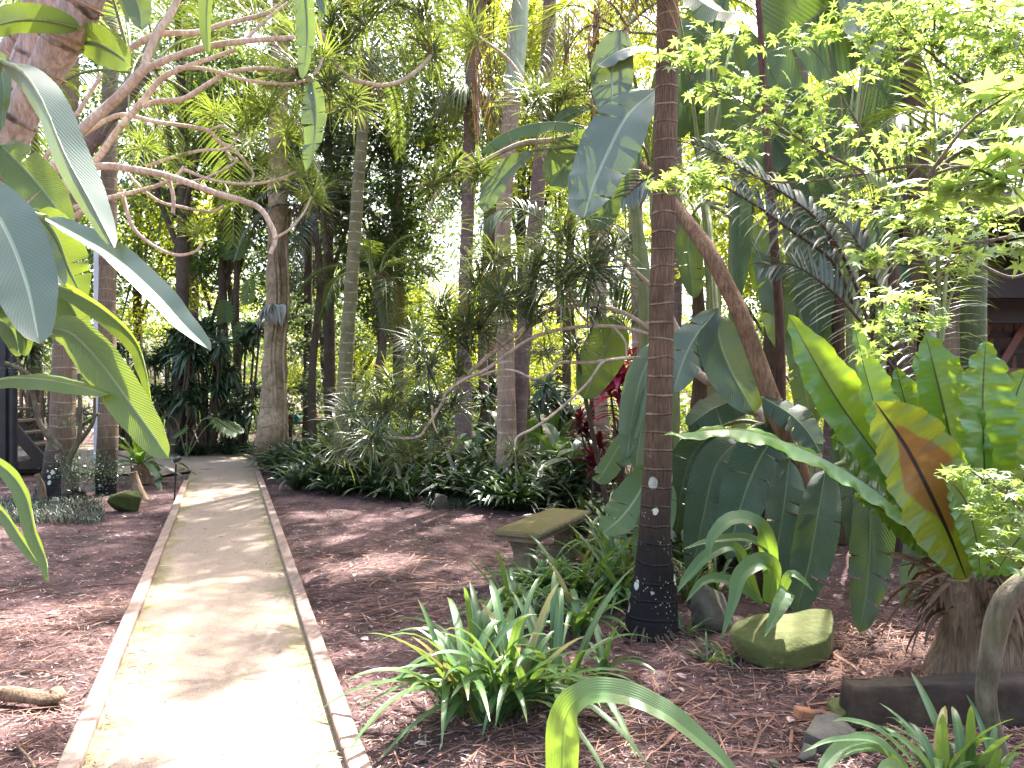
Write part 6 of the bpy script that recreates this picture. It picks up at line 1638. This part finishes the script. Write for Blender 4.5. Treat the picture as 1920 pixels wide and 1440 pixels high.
# cut bark piece, palm husk and sticks on the left
base = G(60, 1330)
b = B(); tube(b, [G(-60, 1310) + (0, 0, .03), G(20, 1322) + (0, 0, .045), G(85, 1328) + (0, 0, .04), G(108, 1320) + (0, 0, .045), G(112, 1300) + (0, 0, .03)], [.02, .034, .03, .038, .01], n=30, seg=10, lump=.2, seed=2)
solo("fallen_branch", b, FIBRE, "fallen grey palm frond butt lying on the mulch by the path", "branch", base)
b = B(); tube(b, [G(30, 1400) + (0, 0, .01), G(50, 1422) + (0, 0, .012), G(66, 1445) + (0, 0, .01)], [.007, .005], n=8, seg=6)
solo("stick", b, FIBRE, "short straight stick lying near the kerb at the bottom", "stick", G(50, 1420))
for px, py, lab in ((258, 935, "weathered wood stump under the small fern"), (78, 940, "splintered brown stump beside the stout palm foot")):
    c = G(px, py); b = B(); tube(b, [c + (0, 0, -.02), c + (-.02, .02, .18), c + (-.06, 0, .36)], [.10, .07, .05] if px > 100 else [.05, .045, .04], n=12, seg=9, lump=.2, seed=px)
    solo("stump", b, FIBRE, lab, "stump", c)
# path lamp
c = G(327, 944)
r = thing("path_lamp", "black spike spotlight standing beside the path edge", "lamp", c)
b = B(); tube(b, [c + (0, 0, -.02), P(330, 870, c[1])], [.011, .011], n=6, seg=10); part("pole", b, BLACK, r)
h0 = P(331, 862, c[1])
b = B(); tube(b, [h0 + (-.034, -.03, -.02), h0 + (.0, 0, .0), h0 + (.034, .03, .02)], [.032, .036, .03], n=10, seg=18); lh = part("lamp_head", b, BLACK, r)
b = B(); tube(b, [h0 + (-.036, -.032, -.022), h0 + (-.039, -.035, -.025)], [.026, .026], n=3, seg=16); part("lens", b, LENS, lh)

# ------------------------------------------------------------------ stairs and buildings
Ys = 13.4
base = np.array([P(40, 880, Ys)[0], Ys, 0])
r = thing("garden_stairs", "dark timber stairs rising left with a brown baluster rail, beyond the stout palm", "stairs", base)
xL, xR = P(-60, 0, Ys)[0], P(93, 0, Ys)[0]
b = B(); beam(b, P(97, 868, Ys + .9), P(-60, 690, Ys + .9), .06, .26); part("stringer", b, DECKDARK, r, smooth=False)
b = B(); beam(b, P(97, 868, Ys) + (0, -.2, 0), P(-60, 690, Ys) + (0, -.2, 0), .06, .2); part("stringer", b, DECKDARK, r, smooth=False)
for k, py in enumerate((858, 834, 812, 790, 768)):
    b = B(); x0 = P(88 - k * 20, 0, Ys)[0]; z = P(0, py, Ys)[2]
    box(b, (x0 - .42, Ys - .1, z - .025), (x0, Ys + .85, z + .02), bev=.006); part("tread", b, POSTWOOD, r, smooth=False)
b = B(); box(b, (xL - .3, Ys - .25, .10), (xR + .05, Ys - .14, .22)); part("landing_edge", b, DECKDARK, r, smooth=False)
b = B(); box(b, (xL - .3, Ys - .13, .16), (xR + .02, Ys + .85, .218)); part("landing", b, POSTWOOD, r, smooth=False)
for k in range(9):
    px = 92 - k * 13; top = P(px, 726 - max(0, k - 1) * 5, Ys + .95); bot = P(px, 866 - k * 14, Ys + .95)
    b = B(); beam(b, bot, top, .045, .045, up=(0, 1, 0)); part("baluster", b, BALUST, r, smooth=False)
b = B(); beam(b, P(98, 724, Ys + .95), P(-40, 655, Ys + .95), .07, .05); part("handrail", b, BALUST, r, smooth=False)
for px, w, lab in ((8, .13, "square dark steel post of the stair landing nearest the frame edge"), (25, .12, "round dark pipe post beside the stair treads")):
    c = P(px, 720, 12.6); c[2] = 0; b = B()
    if px < 20: box(b, (c[0] - w / 2, c[1] - w / 2, 0), (c[0] + w / 2, c[1] + w / 2, 4.2), bev=.01)
    else: tube(b, [c, c + (0, 0, 4.2)], [w / 2, w / 2], n=4, seg=20)
    b2 = B(); box(b2, (c[0] - w * .8, c[1] - w * .8, 0), (c[0] + w * .8, c[1] + w * .8, .02))
    rr_ = thing("steel_post", lab, "post", c); part("shaft", b, STEEL, rr_, smooth=px > 20); part("base_plate", b2, STEEL, rr_, smooth=False)
c = P(184, 720, 14.5); c[2] = 0
rr_ = thing("house_corner", "white painted corner post of a building hidden behind the paddle leaves", "house", c)
b = B(); box(b, (c[0] - .09, c[1], 0), (c[0] + .09, c[1] + .12, 4.6), bev=.008); part("corner_post", b, WHITE, rr_, smooth=False)
# timber house on the right
Yh = 8.2
def hx(px, Y=Yh): return P(px, 0, Y)[0]
def hz(py, Y=Yh): return P(0, py, Y)[2]
base = np.array([hx(1900), Yh, 0])
r = thing("timber_house", "dark timber verandah house with a heavy post and red lattice rail behind the fern", "house", base)
b = B(); box(b, (hx(1757), Yh, 0), (hx(1803), Yh + .26, hz(380)), bev=.01); part("post", b, POSTWOOD, r, smooth=False)
b = B(); tube(b, [(hx(1747), Yh - .02, 0), (hx(1747), Yh - .02, hz(470))], [.035, .035], n=4, seg=12); part("downpipe", b, WHITE, r)
b = B(); box(b, (hx(1690), Yh - .1, hz(560)), (hx(1690) + 5.5, Yh + .05, hz(505))); part("beam", b, DECKDARK, r, smooth=False)
b = B(); box(b, (hx(1690), Yh + .4, hz(600)), (hx(1690) + 5.5, Yh + .5, hz(566))); part("floor_joist", b, DECKDARK, r, smooth=False)
b = B(); box(b, (hx(1660), Yh - .9, hz(430)), (hx(1660) + 6, Yh + 4.2, hz(412))); part("roof", b, DECKDARK, r, smooth=False)
b = B(); box(b, (hx(1660), Yh - .98, hz(440)), (hx(1660) + 6, Yh - .91, hz(405))); part("fascia", b, POSTWOOD, r, smooth=False)
b = B(); box(b, (hx(1650, 12), 12.2, 0), (hx(1650, 12) + 8, 12.35, 4.6)); part("wall", b, DECKDARK, r, smooth=False)
for k, (y0, y1) in enumerate(((588, 600), (622, 632), (655, 664), (690, 706))):
    b = B(); box(b, (hx(1800), Yh + .9, hz(y1, Yh + .9)), (hx(1800) + 3.2, Yh + .96, hz(y0, Yh + .9))); part("rail", b, DECKDARK if k < 3 else REDWOOD, r, smooth=False)
for k in range(22):
    x0 = hx(1795, Yh + 1.0) + k * .135
    b = B(); beam(b, (x0, Yh + 1.0, hz(700, Yh + 1)), (x0, Yh + 1.0, hz(598, Yh + 1)), .045, .03, up=(0, 1, 0)); part("baluster", b, REDWOOD, r, smooth=False)
for k in range(7):
    x0 = hx(1800, Yh + .86) + k * .42
    b = B(); beam(b, (x0, Yh + .86, hz(700, Yh + .86)), (x0 + .38, Yh + .86, hz(600, Yh + .86)), .09, .04, up=(0, 1, 0)); part("brace", b, REDWOOD, r, smooth=False)
# little bird houses on a rail beyond the buttressed tree
Yb = 19.0
c = P(580, 720, Yb); c[2] = 0
r = thing("garden_rail", "low mossy rail carrying the row of tiny bird houses", "fence", c)
b = B(); beam(b, P(540, 793, Yb), P(622, 793, Yb), .12, .06); part("rail", b, BENCHST, r, smooth=False)
for px in (545, 582, 618):
    b = B(); q = P(px, 796, Yb); box(b, (q[0] - .04, Yb - .04, 0), (q[0] + .04, Yb + .04, q[2])); part("post", b, DARK_BARK, r, smooth=False)
for px, cw, crf, lab in ((545, (.45, .03, .03), (.12, .1, .1), "tiny red bird house nearest the pale trunk"), (556, (.02, .4, .5), (.02, .3, .4), "tiny turquoise bird house"), (577, (.35, .37, .4), (.2, .2, .22), "tiny grey bird house with a steep roof"), (593, (.25, .12, .1), (.3, .05, .04), "tiny brown bird house with a red roof")):
    q = P(px, 790, Yb); rr_ = thing("bird_house", lab, "bird house", q)
    b = B(); box(b, q + (-.055, -.05, -.012), q + (.055, .05, .10)); bh = part("body", b, flat("bird_house_paint", cw), rr_, smooth=False)
    b = B(); b.add(q + np.array([(-.085, -.08, .095), (.085, -.08, .095), (0, -.08, .19), (-.085, .08, .095), (.085, .08, .095), (0, .08, .19)]), np.array([[0, 1, 4, 3], [1, 2, 5, 4], [2, 0, 3, 5]])); b.add(q + np.array([(-.085, -.08, .095), (.085, -.08, .095), (0, -.08, .19), (-.085, .08, .095), (.085, .08, .095), (0, .08, .19)]), np.array([[0, 2, 1], [3, 4, 5]])); part("roof", b, flat("bird_house_roof", crf), rr_, smooth=False)
    b = B(); tube(b, [q + (0, -.051, .06), q + (0, -.056, .06)], [.018, .018], n=3, seg=12); part("entrance_hole", b, BLACK, bh)

# ------------------------------------------------------------------ litter on the mulch
g = np.random.default_rng(121)
def on_mulch(n, y0=1.6, y1=13.0, bias=1.6):
    out = []
    while len(out) < n:
        Y = y0 + (y1 - y0) * g.random(4 * n) ** bias
        x = g.uniform(-.72, .72, 4 * n) * Y
        t = (Y - L0[1]) / (LE[1] - L0[1]); xl = L0[0] + (LE[0] - L0[0]) * t
        xr = R0[0] + (RE[0] - R0[0]) * (Y - R0[1]) / (RE[1] - R0[1])
        ok = (x < xl - .02) | (x > xr + .02)
        out.extend(np.stack([x[ok], Y[ok], ground_z(x[ok], Y[ok])], -1).tolist())
    return np.array(out[:n])
b = B()
n = 75000
q = on_mulch(n, 1.6, 12.5, 1.75); a = g.uniform(0, 6.28, n)
q[:, 2] += .004 + .012 * g.random(n)
straps(b, q, np.stack([np.cos(a), np.sin(a), g.normal(.02, .14, n)], -1), g.uniform(.018, .075, n), g.uniform(.003, .009, n), .03, rows=3, fold=.25, rng=g, flip=.35)
solo("mulch", b, LITTER, "bark chips of the mulch", "mulch", kind="stuff")
b = B()
pat = [(700, 1150, .5), (760, 1120, .45), (640, 1100, .5), (90, 1180, .5), (40, 1200, .5), (250, 1130, .3), (1480, 1270, .35), (1560, 1230, .4), (1620, 1200, .4), (1300, 1320, .4), (1100, 1400, .4), (1650, 1400, .4), (1780, 1370, .35), (1650, 1365, .25), (1720, 1340, .25), (1800, 1345, .25), (60, 1380, .35), (1380, 1380, .4), (950, 1400, .4), (780, 1050, .6), (680, 1060, .6)]
for px, py, s in pat:
    n = 170; c0 = G(px, py); q = c0 + g.normal(0, 1, (n, 3)) * (s * .75, s * .75, 0)
    q = q[((q[:, 0] < (L0[0] + (LE[0] - L0[0]) * (q[:, 1] - L0[1]) / (LE[1] - L0[1])) - .05) | (q[:, 0] > (R0[0] + (RE[0] - R0[0]) * (q[:, 1] - R0[1]) / (RE[1] - R0[1])) + .05))]
    n = len(q); a = g.normal(.3, .8, n); q[:, 2] = ground_z(q[:, 0], q[:, 1]) + .01 + .015 * g.random(n)
    straps(b, q, np.stack([np.cos(a), np.sin(a), g.normal(.02, .07, n)], -1), g.uniform(.05, .24, n), g.uniform(.003, .009, n), .04, rows=5, fold=.4, rng=g, flip=.3)
n = 1500; q = np.array([G(x, y) for x, y in zip(g.uniform(1540, 1960, n), g.uniform(1170, 1300, n))]); a = g.uniform(0, 6.28, n)
q[:, 2] = ground_z(q[:, 0], q[:, 1]) + .01 + .05 * g.random(n)
straps(b, q, np.stack([np.cos(a), np.sin(a), g.normal(.05, .15, n)], -1), g.uniform(.05, .18, n), g.uniform(.003, .006, n), .05, rows=5, fold=.3, rng=g, flip=.3)
n = 130; k = g.integers(0, len(pat), n)
q = np.array([G(pat[i][0], pat[i][1]) for i in k]) + g.normal(0, 1, (n, 3)) * (.4, .4, 0)
tl = (q[:, 1] - L0[1]); q = q[(q[:, 0] < L0[0] + (LE[0] - L0[0]) * tl / (LE[1] - L0[1]) - .25) | (q[:, 0] > R0[0] + (RE[0] - R0[0]) * (q[:, 1] - R0[1]) / (RE[1] - R0[1]) + .25)]
n = len(q); a = g.normal(.2, .6, n) + np.pi * (g.random(n) < .5); q[:, 2] = ground_z(q[:, 0], q[:, 1]) + .022
straps(b, q, np.stack([np.cos(a), np.sin(a), g.normal(.03, .06, n)], -1), g.uniform(.2, .5, n), g.uniform(.01, .026, n), .05, rows=7, fold=.6, rng=g, flip=.35)
solo("straw_litter", b, LITTER2, "dead palm straw scattered on the mulch", "litter", kind="stuff")
b = B(); n = 300
q = on_mulch(n, 2.0, 9.0, 1.3); q[:, 2] += .014
R = rand_frames(g, n, .85)
stamp(b, LEAF_T, LEAF_F3, LEAF_UV, q, R, g.uniform(.04, .09, n), g.random(n) ** .6)
solo("fallen_leaves", b, LITTER, "dry brown leaves lying on the mulch", "leaves", kind="stuff")
b = B(); n = 900
Yq = 2.6 + 11 * g.random(n) ** 1.4; xl = L0[0] + (LE[0] - L0[0]) * (Yq - L0[1]) / (LE[1] - L0[1]); xr = R0[0] + (RE[0] - R0[0]) * (Yq - R0[1]) / (RE[1] - R0[1])
tt = g.random(n); tt = np.where(g.random(n) < .3, tt, np.where(g.random(n) < .5, tt ** 2 * .14 + .075, 1 - .075 - tt ** 2 * .14)); a = g.uniform(0, 6.28, n)
q = np.stack([xl + (xr - xl) * tt, Yq, np.full(n, .016)], -1)
straps(b, q, np.stack([np.cos(a), np.sin(a), g.normal(.0, .06, n)], -1), g.uniform(.01, .06, n), g.uniform(.003, .008, n), .02, rows=4, fold=.3, rng=g, flip=.3)
solo("path_litter", b, LITTER, "small chips and bits of straw on the path", "litter", kind="stuff")

# fronds that would close one of the openings in the canopy are gone from their crowns
bpy.context.view_layer.update()
dg = bpy.context.evaluated_depsgraph_get()
g = np.random.default_rng(131)
gone = set()
for x, y, rad in GAPS:
    for _ in range(22):
        a, q = g.uniform(0, 6.28), rad * .8 * math.sqrt(g.random())
        o = Vector((x + q * math.cos(a), y + q * math.sin(a), .05))
        for _k in range(14):
            ok, loc, nr, ix, ob, mw = SC.ray_cast(dg, o, Vector(SDIR))
            if not ok: break
            if ob.name.startswith("frond") and loc[2] > 4.0: gone.add(ob.name)
            o = loc + Vector(SDIR) * .03
for nm in sorted(gone):
    bpy.data.objects.remove(bpy.data.objects[nm], do_unlink=True)
print("opened", len(gone))
